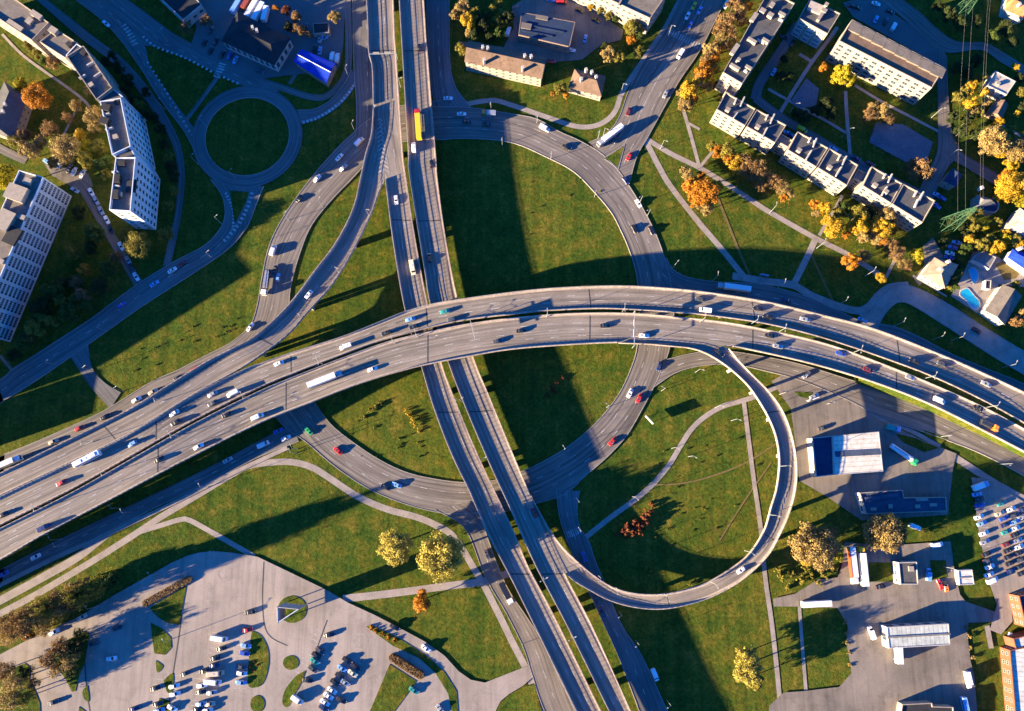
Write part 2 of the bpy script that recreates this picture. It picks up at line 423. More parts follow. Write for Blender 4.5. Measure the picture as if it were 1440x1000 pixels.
# residential streets of the upper left
road('residential_street', [(52,-12),(112,36),(140,58),(170,80),(200,112),(225,147),(246,184),(256,212),(260,250),(255,300),(248,338),(240,372)], [(38,-12),(104,46),(132,68),(160,90),(190,122),(214,155),(236,190),(246,216),(250,250),(246,300),(238,335),(229,374)], 'asphalt', (0, 0))
road('residential_street', [(117,252),(131,268),(160,325),(186,372),(202,397)], [(106,258),(118,280),(150,335),(177,382),(190,404)], 'asphalt_old', (0, 0))
road('avenue', [(85,-14),(120,10),(155,40),(190,85),(225,140),(258,184),(274,214)], [(130,-14),(170,12),(196,40),(206,72),(212,96),(236,130),(262,166),(276,184)], 'asphalt', (1, 0), [(0.5, 3, 4)])
road('avenue', [(160,-14),(200,14),(262,60),(312,88),(362,108),(395,130)], [(120,-14),(160,20),(205,64),(222,66),(290,95),(330,116),(345,122)], 'asphalt', (0, 0), [(0.55, 3, 5)])
road('residential_street', [(418,155),(442,154),(465,141),(484,119),(495,98)], [(424,173),(446,167),(468,156),(488,138),(504,112)], 'asphalt', (1, 0), [(0.88, 1.6, 1.6)])
road('residential_street', [(-300,730),(-20,548),(17,520),(52,498),(92,472),(132,446),(185,406),(240,371),(287,346),(311,320),(317,298),(312,274),(296,252)], [(-300,765),(-20,580),(0,566),(30,548),(65,525),(104,498),(132,478),(200,430),(262,390),(320,350),(346,320),(358,292),(370,262)], 'asphalt', (1, 1), [(0.5, 3, 6)], line='service_street')
road('residential_street', [(98,500),(112,522),(128,545),(155,575)], [(124,485),(130,518),(147,538),(170,552)], 'asphalt', (0, 0), line='link_street')
# the small roundabout
rz = layer(); c0 = G(348, 192); r_o, r_i = 27.3, 21.0
ring = [[Vector((c0.x + r * math.cos(2 * math.pi * i / 72), c0.y + r * math.sin(2 * math.pi * i / 72), rz)) for i in range(73)] for r in (r_o, r_i)]
tag(ribbon_mesh(*ring).build('roundabout', M['asphalt']), None, None, kind='structure'); kerb_strip(ring[1], 1)
note_line('roundabout', *ring, rz)
sheet('traffic_island', [(323,268),(350,270),(345,285),(330,314)], 'grass', edge=True, z=rz + 0.13)
# zebra and give-way dashes of the upper-left junctions
def bars(pts, n, ln, wd, along=True, name='road_marking', z=None):
    z = (LAY[0] + 0.006) if z is None else z
    mb = MB(); c = resample(cr([G(p[0], p[1], z) for p in pts], 6), n)
    for i, p in enumerate(c):
        d = c[min(i + 1, n)] - c[max(i - 1, 0)]; d.z = 0; d.normalize(); n_ = Vector((-d.y, d.x, 0))
        a, b_ = (d * ln / 2, n_ * wd / 2)
        mb.add([p - a - b_, p + a - b_, p + a + b_, p - a + b_], [(0, 1, 2, 3)])
    tag(mb.build(name, M['paint']), None, None, kind='structure')
bars([(202,52),(220,66),(262,82),(300,102),(334,117)], 22, 1.2, 1.3)
bars([(208,88),(232,126),(252,160),(266,184)], 15, 1.1, 1.0)
bars([(174,36),(184,50),(190,62)], 6, 0.8, 3.0)
bars([(427,172),(446,166),(466,154),(486,136),(500,116)], 17, 1.4, 1.5)
bars([(305,108),(313,90)], 5, 0.8, 3.6)
bars([(318,272),(328,296),(328,318)], 10, 1.0, 1.3)
bars([(354,272),(346,296),(334,318),(316,338)], 12, 1.0, 1.8)
# frontage road beside the diagonal ramp, continuing as the west half of the big ring
FL = [(-320,795),(-20,652),(0,642),(50,622),(100,600),(150,576),(212,538),(250,521),(290,500),(325,482),(352,458),(362,430),(368,395),(378,348),(397,308),(423,270),(448,238),(480,203),(501,184),(520,168),(560,150),(620,142)]
FR = [(-320,830),(-20,690),(0,680),(60,652),(120,624),(180,594),(230,566),(300,528),(350,500),(392,470),(405,440),(408,405),(420,360),(437,318),(465,282),(496,250),(530,214),(560,200),(600,196),(630,196)]
road('frontage_road', FL, FR, 'asphalt_old', (1, 1), [(0.5, 3, 6)])
road('frontage_road', [(490,-180),(495,-20),(496,40),(497,90),(501,150),(500,190)], [(535,-180),(540,-20),(540,60),(540,120),(535,170),(530,205)], 'asphalt', (1, 0), [(0.45, 3, 6)], line='upper_frontage')
road('frontage_road', [(590,-180),(598,-20),(600,40),(604,100),(612,150),(630,175)], [(628,-180),(632,-20),(632,50),(634,95),(642,124),(662,150)], 'asphalt', (0, 1), [(0.5, 3, 6)], line='upper_frontage_east')
# ring road: east half, then south half
RI = [(600,197),(660,195),(720,201),(770,222),(807,242),(837,272),(860,300),(873,325),(882,345),(892,375),(897,405),(899,445),(896,485),(890,510),(875,545),(857,572),(835,597),(802,625),(770,645),(735,662),(690,676),(651,678),(610,673),(572,664),(535,647),(497,622),(465,596),(440,562),(415,520)]
RO = [(600,150),(660,151),(720,160),(755,167),(787,185),(812,196),(845,215),(870,240),(892,272),(912,307),(924,332),(934,360),(944,400),(948,450),(942,490),(933,515),(917,550),(900,582),(880,615),(852,645),(825,668),(795,695),(752,709),(710,720),(665,722),(622,722),(572,710),(522,690),(485,667),(460,648),(430,622),(395,596),(372,560)]
road('ring_road', RI, RO, 'asphalt_old', (1, 1), [(0.34, 3, 6), (0.67, 3, 6)])
# northeast avenue
road('avenue', [(1060,-190),(966,-20),(935,42),(905,86),(884,126),(870,165),(852,188),(828,200)], [(1130,-190),(1032,-20),(987,67),(957,112),(935,150),(912,192),(896,220),(886,256)], 'asphalt_old', (1, 1), [(0.33, 3, 5), (0.52, 3, 0), (0.75, 3, 5)], line='northeast_avenue')
bars([(940,44),(985,66)], 14, 0.5, 3.4)
sheet('traffic_island', [(851,222),(877,206),(869,234)], 'grass', edge=True, z=LAY[0] + 0.13)
kb = [G(p[0], p[1], LAY[0]) for p in [(848,223),(879,203),(870,238),(848,223)]]; kerb_strip(kb, -1, 0.6)
# street under the curved viaduct to the right, and the loop of street to the houses
road('frontage_road', [(936,362),(947,380),(970,391),(1010,397),(1045,398),(1080,403),(1130,416),(1180,438),(1212,452),(1255,459),(1292,474),(1342,500),(1400,524),(1460,550),(1700,668)], [(925,420),(960,428),(1000,430),(1040,433),(1080,438),(1120,450),(1170,470),(1220,490),(1270,508),(1330,530),(1380,552),(1460,590),(1690,710)], 'asphalt', (1, 0), [(0.4, 3, 6)], line='east_street')
road('residential_street', [(1205,440),(1222,440),(1240,418),(1258,403),(1280,402),(1330,426),(1380,458),(1450,500),(1640,608)], [(1232,466),(1240,448),(1252,432),(1266,424),(1285,430),(1330,458),(1397,501),(1450,532),(1640,640)], 'path', (1, 1), [], line='house_street')
sheet('kerb', [(1284,386),(1332,416),(1331,418),(1283,389)], 'kerb')
# streets of the housing estate, upper right
road('residential_street', [(1250,-14),(1290,14),(1318,40),(1345,58),(1385,60),(1412,74),(1450,98)], [(1222,-14),(1270,26),(1300,52),(1330,74),(1380,70),(1405,86),(1450,112)], 'asphalt_old', (0, 0), [])
road('residential_street', [(1320,60),(1318,110),(1319,180),(1317,217),(1300,250),(1290,275)], [(1332,80),(1334,140),(1340,190),(1350,214),(1330,240),(1308,292)], 'asphalt_old', (0, 0), [], line='estate_street')
road('residential_street', [(1338,196),(1352,214),(1382,232),(1414,250),(1450,268)], [(1326,222),(1345,228),(1376,246),(1406,264),(1450,284)], 'asphalt_old', (0, 0), [])
path('residential_street', [(1122,34),(1105,62),(1085,92),(1068,118),(1062,140)], 5.0, 'asphalt', line='court_street')
path('residential_street', [(1062,138),(1100,166),(1150,196),(1200,226),(1250,252),(1300,275)], 4.5, 'asphalt', line='back_street')
# frontage road right of the loop, with the filling station
sheet('yard', [(1085,536),(1110,521),(1190,560),(1240,592),(1300,620),(1345,638),(1340,660),(1337,690),(1333,724),(1212,732),(1162,698),(1124,676),(1119,625),(1112,575)], 'yard')
road('frontage_road', [(938,506),(975,497),(1020,494),(1080,503),(1130,514),(1187,532),(1230,545),(1305,571),(1380,606),(1460,645),(1690,775)], [(918,545),(950,524),(985,514),(1030,512),(1080,522),(1130,536),(1192,562),(1240,586),(1330,618),(1385,640),(1460,680),(1690,812)], 'asphalt_old', (1, 1), [(0.5, 3, 6)], line='station_road')
z_ = LAY[0] + 0.12
sheet('traffic_island', [(1117,551),(1142,552),(1139,561),(1125,558)], 'grass', edge=True, z=z_)
sheet('traffic_island', [(1260,610),(1287,616),(1320,630),(1300,636),(1270,622)], 'grass', edge=True, z=z_)
sheet('traffic_island', [(1300,605),(1333,616),(1324,624),(1302,612)], 'grass', edge=True, z=z_)
# roads under and beside the straight viaduct
road('frontage_road', [(782,690),(786,725),(797,760),(820,815),(845,870),(868,920),(893,985),(908,1020),(1000,1210)], [(816,690),(812,712),(815,740),(828,760),(838,790),(850,818),(862,850),(878,885),(905,926),(948,1020),(1035,1210)], 'asphalt', (1, 1), [(0.45, 3, 6)], line='lower_frontage_east')
road('frontage_road', [(612,718),(645,735),(661,757),(677,800),(693,832),(711,862),(735,910),(748,950),(770,1012),(858,1210)], [(660,705),(680,740),(698,790),(716,830),(740,866),(765,905),(785,950),(815,1012),(905,1210)], 'asphalt_old', (1, 1), [(0.5, 3, 6)], line='lower_frontage')
bars([(798,752),(815,746)], 6, 0.5, 3.0)
# road along the lower side of the curved viaduct
road('frontage_road', [(-320,958),(-20,812),(0,801),(60,770),(120,741),(200,703),(300,654),(360,622),(410,596)], [(-320,980),(-20,832),(0,820),(75,783),(130,758),(200,722),(300,675),(360,644),(420,620)], 'asphalt', (0, 1), [(0.5, 3, 6)], line='southwest_road')
path('footpath', [(-10,828),(75,786),(150,752),(230,714),(330,664),(404,630)], 1.9)
# parking plaza, lower left
PZ = [(-320,1085),(-30,936),(37,901),(110,868),(162,836),(212,808),(240,792),(262,782),(280,777),(300,775),(325,777),(345,780),(362,783),(410,806),(460,830),(490,848),(525,864),(560,882),(597,902),(625,922),(645,944),(662,956),(682,960),(720,945),(748,934),(752,950),(736,964),(716,976),(704,986),(695,1004),(696,1060),(710,1190),(-320,1190)]
pz = layer(); LAY[0] += 0.02; sheet('plaza', PZ, 'plaza', z=pz)
iz = pz + 0.14
def island(pts, smooth=True): sheet('grass_island', pts, 'grass', smooth, z=iz, edge=True)
island([(210,855),(262,823),(252,879),(235,876),(222,868)], False)
island([(212,876),(228,884),(240,897),(241,911),(232,921),(217,919),(214,898)], False)
island([(219,929),(229,937),(221,946)]); island([(230,957),(243,947),(242,972),(235,973)]); island([(224,982),(238,985),(238,1010),(220,1010)], False)
island([(354,887),(366,893),(375,908),(378,925),(376,944),(369,962),(358,967),(349,962),(350,925)])
island(blob(362, 990, 10, 12)); island(blob(409, 932, 11, 10)); island(blob(411, 857, 20, 19, 28))
island([(430,943),(416,951),(401,970),(397,988),(405,994),(415,975),(423,961)])
island([(515,881),(522,879),(562,898),(600,922),(625,945),(642,972),(645,1010),(637,1010),(630,975),(612,946),(590,926),(552,908)], False)
island([(548,934),(586,958),(548,1010),(516,1010)], False)
island([(718,976),(738,966),(752,962),(764,1010),(694,1010),(704,988)], False)
island([(67,916),(98,898),(119,888),(126,891),(123,909),(119,933),(111,950),(106,972),(101,973),(92,955),(84,944),(70,930)], False)
island([(-10,950),(35,933),(42,938),(41,955),(49,972),(56,989),(57,1010),(-10,1010)], False)
island([(123,964),(116,972),(118,982),(125,986)]); island([(111,994),(123,1004),(112,1008)])
path('drain', [(256,864),(250,905),(243,950),(236,1004)], 0.5, 'joint'); path('drain', [(119,930),(122,970),(127,1004)], 0.5, 'joint')
path('drain', [(371,790),(369,840),(372,880),(382,897),(404,908)], 0.35, 'joint'); path('drain', [(460,872),(448,905),(436,940)], 0.35, 'joint')
for cx, cy, r in ((316,806,10),(162,870,11),(507,902,11),(296,839,5),(343,834,4)):
    c = G(cx, cy, pz + 0.02); rr = r / 3.2
    ra = [[Vector((c.x + q * math.cos(2 * math.pi * i / 40), c.y + q * math.sin(2 * math.pi * i / 40), pz + 0.02)) for i in range(41)] for q in (rr, rr * 0.8)]
    tag(ribbon_mesh(*ra).build('paving_ring', M['path']), None, None, kind='structure')
for pts, n in (([(472,893),(430,965)], 11), ([(452,889),(414,960)], 11), ([(502,930),(458,1000)], 10), ([(306,890),(290,1000)], 15), ([(284,940),(274,1000)], 8), ([(343,900),(337,968)], 9), ([(246,950),(240,1000)], 7), ([(222,955),(216,1000)], 6)):
    bars(pts, n, 0.14, 4.8, z=pz + 0.012, name='bay_marking')
# lower right yards
sheet('yard', [(1087,842),(1118,835),(1150,815),(1178,812),(1185,792),(1188,762),(1225,766),(1270,766),(1337,761),(1342,800),(1350,836),(1358,846),(1376,852),(1404,862),(1406,874),(1362,876),(1360,890),(1365,930),(1370,950),(1376,1020),(1080,1020),(1082,992),(1102,974),(1130,972),(1180,966),(1197,947),(1196,935),(1190,905),(1192,880),(1178,855),(1130,853),(1088,853)], 'yard')
sheet('grass_island', [(1222,791),(1258,791),(1260,818),(1222,818)], 'grass', z=LAY[0] + 0.1, edge=True)
sheet('grass_island', [(1308,788),(1330,788),(1332,812),(1310,816)], 'grass', z=LAY[0] + 0.1, edge=True)
cpz = layer(); sheet('car_park', [(1366,671),(1388,674),(1440,706),(1480,724),(1480,830),(1440,832),(1430,836),(1422,850),(1424,874),(1408,892),(1392,886),(1402,850),(1392,822),(1377,750)], 'plaza', z=cpz)
path('footpath', [(1388,880),(1394,912)], 2.2)
for pts, n in (([(1374,690),(1396,822)], 15), ([(1408,702),(1424,808)], 12), ([(1426,716),(1440,812)], 11)): bars(pts, n, 0.14, 4.8, z=cpz + 0.012, name='bay_marking')

# ------------------------------------------------------------------ viaducts (edges traced at parapet height)
def interp(zs, t, x=0.0):
    if isinstance(zs[0], tuple):
        if x <= zs[0][0]: return zs[0][1]
        for (x0, z0), (x1, z1) in zip(zs, zs[1:]):
            if x <= x1: u = (x - x0) / (x1 - x0); u = u * u * (3 - 2 * u); return z0 + (z1 - z0) * u
        return zs[-1][1]
    x = t * (len(zs) - 1); i = min(int(x), len(zs) - 2); u = x - i; u = u * u * (3 - 2 * u)
    return zs[i] * (1 - u) + zs[i + 1] * u
def viaduct(name, label, L, Rr, zs, parL, parR, railL=None, railR=None, lanes=(), pier_at=(), joints=(), line=None, cols=2, ph=(1.15, 1.15), wall=None):
    root = empty(name, (0, 0, 0)); tag(root, label, 'viaduct', 'viaducts of the interchange')
    a = cr([(*p, 0) for p in L], 8); b = cr([(*p, 0) for p in Rr], 8)
    n = int(sum((q - p).length for p, q in zip(a, a[1:])) / 3.0 / 3.2)
    a = resample(a, n); b = resample(b, n)
    Z = [interp(zs, i / n, (a[i].x + b[i].x) / 2) for i in range(n + 1)]
    A = [G(p.x, p.y, z + 0.9) - Vector((0, 0, 0.9)) for p, z in zip(a, Z)]
    B = [G(p.x, p.y, z + 0.9) - Vector((0, 0, 0.9)) for p, z in zip(b, Z)]
    PL = [parL(p.x, p.y) for p in a]; PR = [parR(p.x, p.y) for p in b]
    up = Vector((0, 0, 1)); mb = MB(); rings = []; SA = []; SB = []
    for i in range(n + 1):
        d = (B[i] - A[i]); wd = max(d.length, 0.05); d = d / wd if d.length > 0.04 else Vector((1, 0, 0)); k = min(1.8, wd * 0.3)
        rings.append([A[i], B[i], B[i] - up * 0.45, B[i] - d * k - up * 1.05, A[i] + d * k - up * 1.05, A[i] - up * 0.45])
        ia = min(1.05 if PL[i] else 0.0, wd * 0.35); ib = min(1.05 if PR[i] else 0.0, wd * 0.35)
        SA.append(A[i] + d * ia + up * 0.03); SB.append(B[i] - d * ib + up * 0.03)
    mb.loft(rings); mb.build('deck', M['concrete'], root)
    rb = ribbon_mesh(SA, SB)
    for fr, da, ga in lanes:
        k0 = len(rb.f); dashes(SA, SB, fr, da, ga, 0.24, 0.012, rb); rb.m[k0:] = [1] * (len(rb.f) - k0)
    rb.build('road_surface', [M['deck_road'], M['paint']], root)
    for E, O, flag, hp, rail in ((A, B, PL, ph[0], railL), (B, A, PR, ph[1], railR)):
        runs = []; cur = []
        for i in range(n + 1):
            if flag[i]: cur.append(i)
            else:
                if len(cur) > 1: runs.append(cur)
                cur = []
        if len(cur) > 1: runs.append(cur)
        if not runs: continue
        for r in runs:
            pm = MB(); rg = []
            for i in r:
                d = O[i] - E[i]; d.z = 0
                if d.length < 0.5: d = O[r[-1]] - E[r[-1]] if (O[r[-1]] - E[r[-1]]).length > 0.5 else O[r[0]] - E[r[0]]
                d.normalize(); p = E[i]
                rg.append([p - d * 0.06 - up * 0.3, p + d * 0.34 + up * 0.002, p + d * 0.30 + up * hp, p - d * 0.06 + up * hp])
            pm.loft(rg); pm.build('parapet', M['parapet'], root)
        if rail:
            sp, hgt = rail
            for r in runs:
                rm = MB(); s = 0.0; nxt = 0.0
                for i, j in zip(r, r[1:]):
                    d = O[i] - E[i]; d.z = 0; d = d.normalized() if d.length > 0.1 else Vector((1, 0, 0))
                    p0 = E[i] + d * 0.12; p1 = E[j] + d * 0.12; Ls = (p1 - p0).length
                    ang = math.atan2((p1 - p0).y, (p1 - p0).x)
                    for hh in ((hgt, hgt * 0.5 + 0.5) if hgt > 1.5 else (hgt,)):
                        rm.box((p0 + p1) / 2 + up * hh, (Ls, 0.10, 0.12), ang)
                    while nxt < s + Ls:
                        q = p0.lerp(p1, (nxt - s) / Ls); rm.box(q + up * (0.9 + (hgt - 0.9) / 2), (0.16, 0.12, hgt - 0.9), ang); nxt += sp
                    s += Ls
                rm.build('railing', M['rail'], root)
    for t in joints:
        i = int(t * n); m_ = MB(); p, q = SA[i], SB[i]; c = (p + q) / 2; m_.box(c + up * 0.012, ((q - p).length, 0.5, 0.02), math.atan2((q - p).y, (q - p).x)); m_.build('expansion_joint', M['joint'], root)
    for t in pier_at:
        i = int(t * n); p, q = A[i], B[i]; c = (p + q) / 2; wd = (q - p).length; ang = math.atan2((q - p).y, (q - p).x); z = Z[i] - 1.04
        m_ = MB(); m_.box(c.xy.to_3d() + up * (z - 0.5), (wd * 0.5, 1.6, 1.0), ang)
        for s_ in ((-0.16, 0.16) if cols == 2 else (0,)):
            e = c + (q - p) * s_; m_.box((e.x, e.y, (z - 1.0) / 2), (1.5, 1.3, z - 1.0), ang)
        m_.build('pier', M['concrete'], root)
    if wall:                                  # solid approach between retaining walls
        wr = []
        for i in range(int(wall * n), n + 1):
            d = (B[i] - A[i]).normalized(); p, q = A[i] + d * .5, B[i] - d * .5; zt = Z[i] - .5; p0, q0 = p - d * .55, q + d * .55
            wr.append([(p0.x, p0.y, 0), (q0.x, q0.y, 0), (q.x, q.y, zt), (p.x, p.y, zt)])
        m_ = MB(); m_.loft(wr); m_.build('embankment', M['grass'], root)
    note_line(line or name, SA, SB, 0); LINES[line or name] = [(*pix((x, y, zz)), x, y, zz, h) for (_, _, x, y, zz, h) in LINES[line or name]]
    return root, SA, SB
ALW = lambda x, y: True
fr = lambda n, a=0.04, b=0.96: [a + (b - a) * i / (n - 1) for i in range(n)]
ZA, ZN = 11.8, 6.4
ARCZ = [(-420, 14.2), (0, 14.2), (180, 13.4), (360, ZA), (1040, ZA), (1250, 9.4), (1440, 6.6), (1500, 6.2)]
# straight viaduct, left deck
va, sa, sb = viaduct('viaduct', 'left deck of the straight viaduct running from top to bottom', 
    [(500,-180),(512,-40),(515,0),(517,40),(518,75),(523,95),(525,150),(531,190),(536,220),(541,250),(552,337),(569,435),(592,515),(610,575),(635,640),(660,692),(685,750),(720,817),(757,892),(810,1000),(835,1050),(925,1230)],
    [(537,-180),(549,-40),(553,0),(555,50),(557,75),(562,150),(567,220),(571,250),(582,325),(601,427),(620,507),(637,555),(672,640),(720,742),(742,795),(770,848),(800,908),(845,1000),(870,1050),(960,1230)],
    [ZN] * 4, lambda x, y: y < 150 or y > 250, ALW, (2.0, 2.0), (2.4, 1.6), [(0.36, 4, 8), (0.66, 4, 8)], fr(13), [.17,.33,.52,.69,.86], line='left_deck')
gm_ = MB()
for k in range(13):                       # painted chevrons where the ramp leaves
    y = 165 + k * 6; xc = 532.5 + (y - 150) * 0.085; hw = 1.1 + k * 0.12
    p = G(xc, y, ZN + 0.05)
    for s_ in (-1, 1):
        q = p + Vector((s_ * hw, -1.6, 0)); gm_.add([p, q, q + Vector((0, -0.6, 0)), p + Vector((0, -0.6, 0))], [(0, 1, 2, 3)])
gm_.build('chevron_marking', M['paint'], va)
# straight viaduct, right deck
vb, _, _ = viaduct('viaduct', 'right deck of the straight viaduct, joined by the loop ramp',
    [(549,-180),(559,-40),(561,0),(564,50),(567,100),(570,150),(574,220),(576,250),(596,375),(605,429),(629,507),(655,575),(687,650),(720,722),(750,790),(776,840),(802,890),(856,1000),(881,1050),(971,1230)],
    [(580,-180),(592,-40),(596,0),(599,50),(602,85),(607,150),(613,220),(615,250),(625,325),(641,410),(665,500),(687,555),(720,635),(745,695),(770,752),(795,808),(830,875),(860,940),(887,1000),(912,1050),(1003,1230)],
    [ZN] * 4, ALW, lambda x, y: y < 690 or y > 805, (2.0, 2.3), (2.4, 1.6), [(0.34, 4, 8), (0.66, 4, 8)], fr(13), [.17,.33,.52,.69,.86], line='right_deck')
# diagonal ramp
vc, _, _ = viaduct('viaduct', 'diagonal ramp curving from the straight viaduct to the left edge',
    [(525,150),(522,190),(514,217),(507,250),(496,295),(472,342),(442,382),(405,430),(360,472),(325,491),(290,509),(240,540),(180,577),(100,617),(0,666),(-60,694),(-420,868)],
    [(525.5,150),(531,190),(536,220),(540,250),(532,272),(520,305),(495,355),(467,400),(430,442),(405,470),(370,497),(335,520),(270,556),(180,611),(100,650),(0,697),(-60,726),(-420,902)],
    [(-420, 14.2), (0, 14.2), (180, 13.4), (335, 12.2), (430, 9.8), (500, 7.6), (526, ZN), (560, ZN)], ALW, lambda x, y: y > 250, (2.4, 2.1), (2.4, 1.6), [(0.5, 4, 8)], fr(11, 0.16, 0.97), [.3,.5,.7], line='diagonal_ramp', ph=(1.7, 1.3))
# curved viaduct, upper carriageway
vd, _, _ = viaduct('viaduct', 'upper carriageway of the great curved viaduct, toothed outer rail',
    [(-420,905),(-60,728),(0,698.5),(100,651),(180,612),(270,557),(338,522),(375,508),(410,496),(485,472),(540,450),(570,438),(610,427),(660,419),(720,411),(782,405),(870,402),(945,406),(1007,413),(1080,425),(1155,443),(1230,463),(1325,500),(1380,524),(1440,552),(1500,582),(1720,700)],
    [(-420,948),(-60,768),(0,738),(100,688),(180,643),(270,592),(360,547),(420,522),(475,501),(535,479),(610,459),(660,449),(720,442),(770,437),(832,434),(880,435),(970,441),(1030,448),(1080,456),(1142,471),(1215,494),(1305,527),(1380,562),(1440,595),(1500,628),(1720,754)],
    ARCZ, ALW, ALW, (1.75, 1.85), (2.4, 1.5), [(0.34, 4, 8), (0.66, 4, 8)], fr(13, .03, .80), [.31,.40,.49,.59,.69,.78,.87], line='upper_carriageway', wall=.76)
ve, _, _ = viaduct('viaduct', 'lower carriageway of the great curved viaduct, shedding the loop ramp',
    [(-420,953),(-60,773),(0,743),(100,693),(180,648),(270,597),(360,552),(420,527),(490,500),(550,479),(610,465),(660,455),(720,447),(795,441),(877,440),(945,445),(1020,453),(1080,464),(1150,480),(1205,498),(1292,532),(1380,571),(1440,603),(1500,636),(1720,762)],
    [(-420,998),(-60,816),(0,787),(60,752),(150,705),(250,652),(360,597),(442,564),(510,538),(585,516),(660,501),(720,491),(795,485),(870,481.5),(932,482.5),(970,483),(1019,485.5),(1080,497),(1155,515),(1230,538),(1305,567),(1380,604),(1440,635),(1500,667),(1720,793)],
    ARCZ, ALW, lambda x, y: x < 872 or x > 1022, (2.4, 1.5), (2.4, 1.5), [(0.27, 4, 8), (0.52, 4, 8), (0.76, 4, 8)], fr(13, .03, .80), [.31,.40,.49,.59,.69,.78,.87], line='lower_carriageway', wall=.76)
mA = resample(cr([(1155,471.5,0),(1215,493.5,0),(1305,526.5,0),(1380,561.5,0),(1440,594.5,0),(1500,627.5,0),(1700,741,0)], 8), 60); mB = resample(cr([(1150,480.5,0),(1205,498.5,0),(1292,532.5,0),(1380,571.5,0),(1440,603.5,0),(1500,636.5,0),(1700,749,0)], 8), 60)
gA, gB = ([G(p.x, p.y, interp(ARCZ, 0, p.x) + 0.2) for p in q] for q in (mA, mB))
tag(ribbon_mesh(gA, gB).build('grass_median', M['grass']), None, None, kind='structure')
# loop ramp
vf, _, _ = viaduct('viaduct', 'narrow loop ramp circling the grass below the curved viaduct',
    [(872,482),(932,483),(970,483.5),(1019,487),(1038,506),(1058,527),(1082,551),(1102,580),(1115,617),(1121,658),(1118,695),(1108,728),(1097,752),(1080,782),(1045,815),(1007,837),(970,850),(932,857),(895,855),(860,846),(830,831),(796,807),(770,754),(746,698)],
    [(870,482.4),(910,484),(945,487),(972,490),(995,498),(1022,515),(1050,540),(1068,565),(1082,590),(1092,617),(1096,650),(1092,687),(1084,714),(1075,745),(1055,777),(1032,797),(995,819),(957,831),(925,836),(890,834),(860,825),(832,807),(807,785),(792,770),(774,746),(746.5,697)],
    [ZA, ZA, ZA, 11.3, 10.8, 10.1, 9.3, 8.5, 7.7, 7.0, ZN, ZN, ZN], lambda x, y: not (x < 1022 and y < 520) and not (x < 798 and y > 600), lambda x, y: True, (2.4, 1.5), (2.4, 1.5), [], fr(13, 0.2, 0.86), [.3,.5,.7], line='loop_ramp', cols=1)
# ------------------------------------------------------------------ trees and shrubs
def leaf_mat(name, c0, c1, c2):
    m, t, b = new_mat(name)
    oi = nod(t, 'ShaderNodeObjectInfo').outputs['Random']
    P = geo(t); f = noise(t, 0.55, 3, P, 0.6)
    c = ramp(t, f, [(0.30, c0), (0.5, c1), (0.70, c2)])
    hv = nod(t, 'ShaderNodeHueSaturation'); mr = nod(t, 'ShaderNodeMapRange'); t.links.new(oi, mr.inputs[0])
    mr.inputs[3].default_value = 0.8; mr.inputs[4].default_value = 1.15
    t.links.new(mr.outputs[0], hv.inputs['Value']); t.links.new(c, hv.inputs['Color'])
    t.links.new(hv.outputs[0], b.inputs['Base Color']); b.inputs['Roughness'].default_value = 0.7
    b.inputs['Specular IOR Level'].default_value = 0.2
    tr = nod(t, 'ShaderNodeBsdfTranslucent'); t.links.new(hv.outputs[0], tr.inputs[0])
    mx = nod(t, 'ShaderNodeMixShader'); mx.inputs[0].default_value = 0.22
    t.links.new(b.outputs[0], mx.inputs[1]); t.links.new(tr.outputs[0], mx.inputs[2])
    t.links.new(mx.outputs[0], t.nodes['Material Output'].inputs['Surface']); return m
LEAF = {
 'orange': leaf_mat('orange_leaves', (0.22,0.075,0.008), (0.36,0.14,0.012), (0.46,0.22,0.02)),
 'golden': leaf_mat('golden_leaves', (0.26,0.15,0.010), (0.40,0.24,0.015), (0.46,0.30,0.03)),
 'yellow': leaf_mat('yellow_leaves', (0.20,0.16,0.008), (0.33,0.27,0.012), (0.42,0.34,0.02)),
 'tan': leaf_mat('tan_leaves', (0.18,0.120,0.040), (0.27,0.185,0.062), (0.34,0.24,0.085)),
 'olive': leaf_mat('olive_leaves', (0.11,0.095,0.014), (0.18,0.15,0.022), (0.24,0.20,0.035)),
 'straw': leaf_mat('straw_leaves', (0.20,0.155,0.025), (0.30,0.245,0.045), (0.38,0.31,0.065)),
 'green': leaf_mat('green_leaves', (0.030,0.050,0.010), (0.055,0.085,0.014), (0.090,0.115,0.020)),
 'brown': leaf_mat('brown_leaves', (0.125,0.068,0.026), (0.20,0.115,0.045), (0.26,0.160,0.068)),
 'red brown': leaf_mat('red_leaves', (0.10,0.025,0.012), (0.17,0.05,0.018), (0.24,0.09,0.025)),
 'dark green': leaf_mat('dark_leaves', (0.016,0.026,0.008), (0.030,0.042,0.010), (0.050,0.060,0.014)),
}
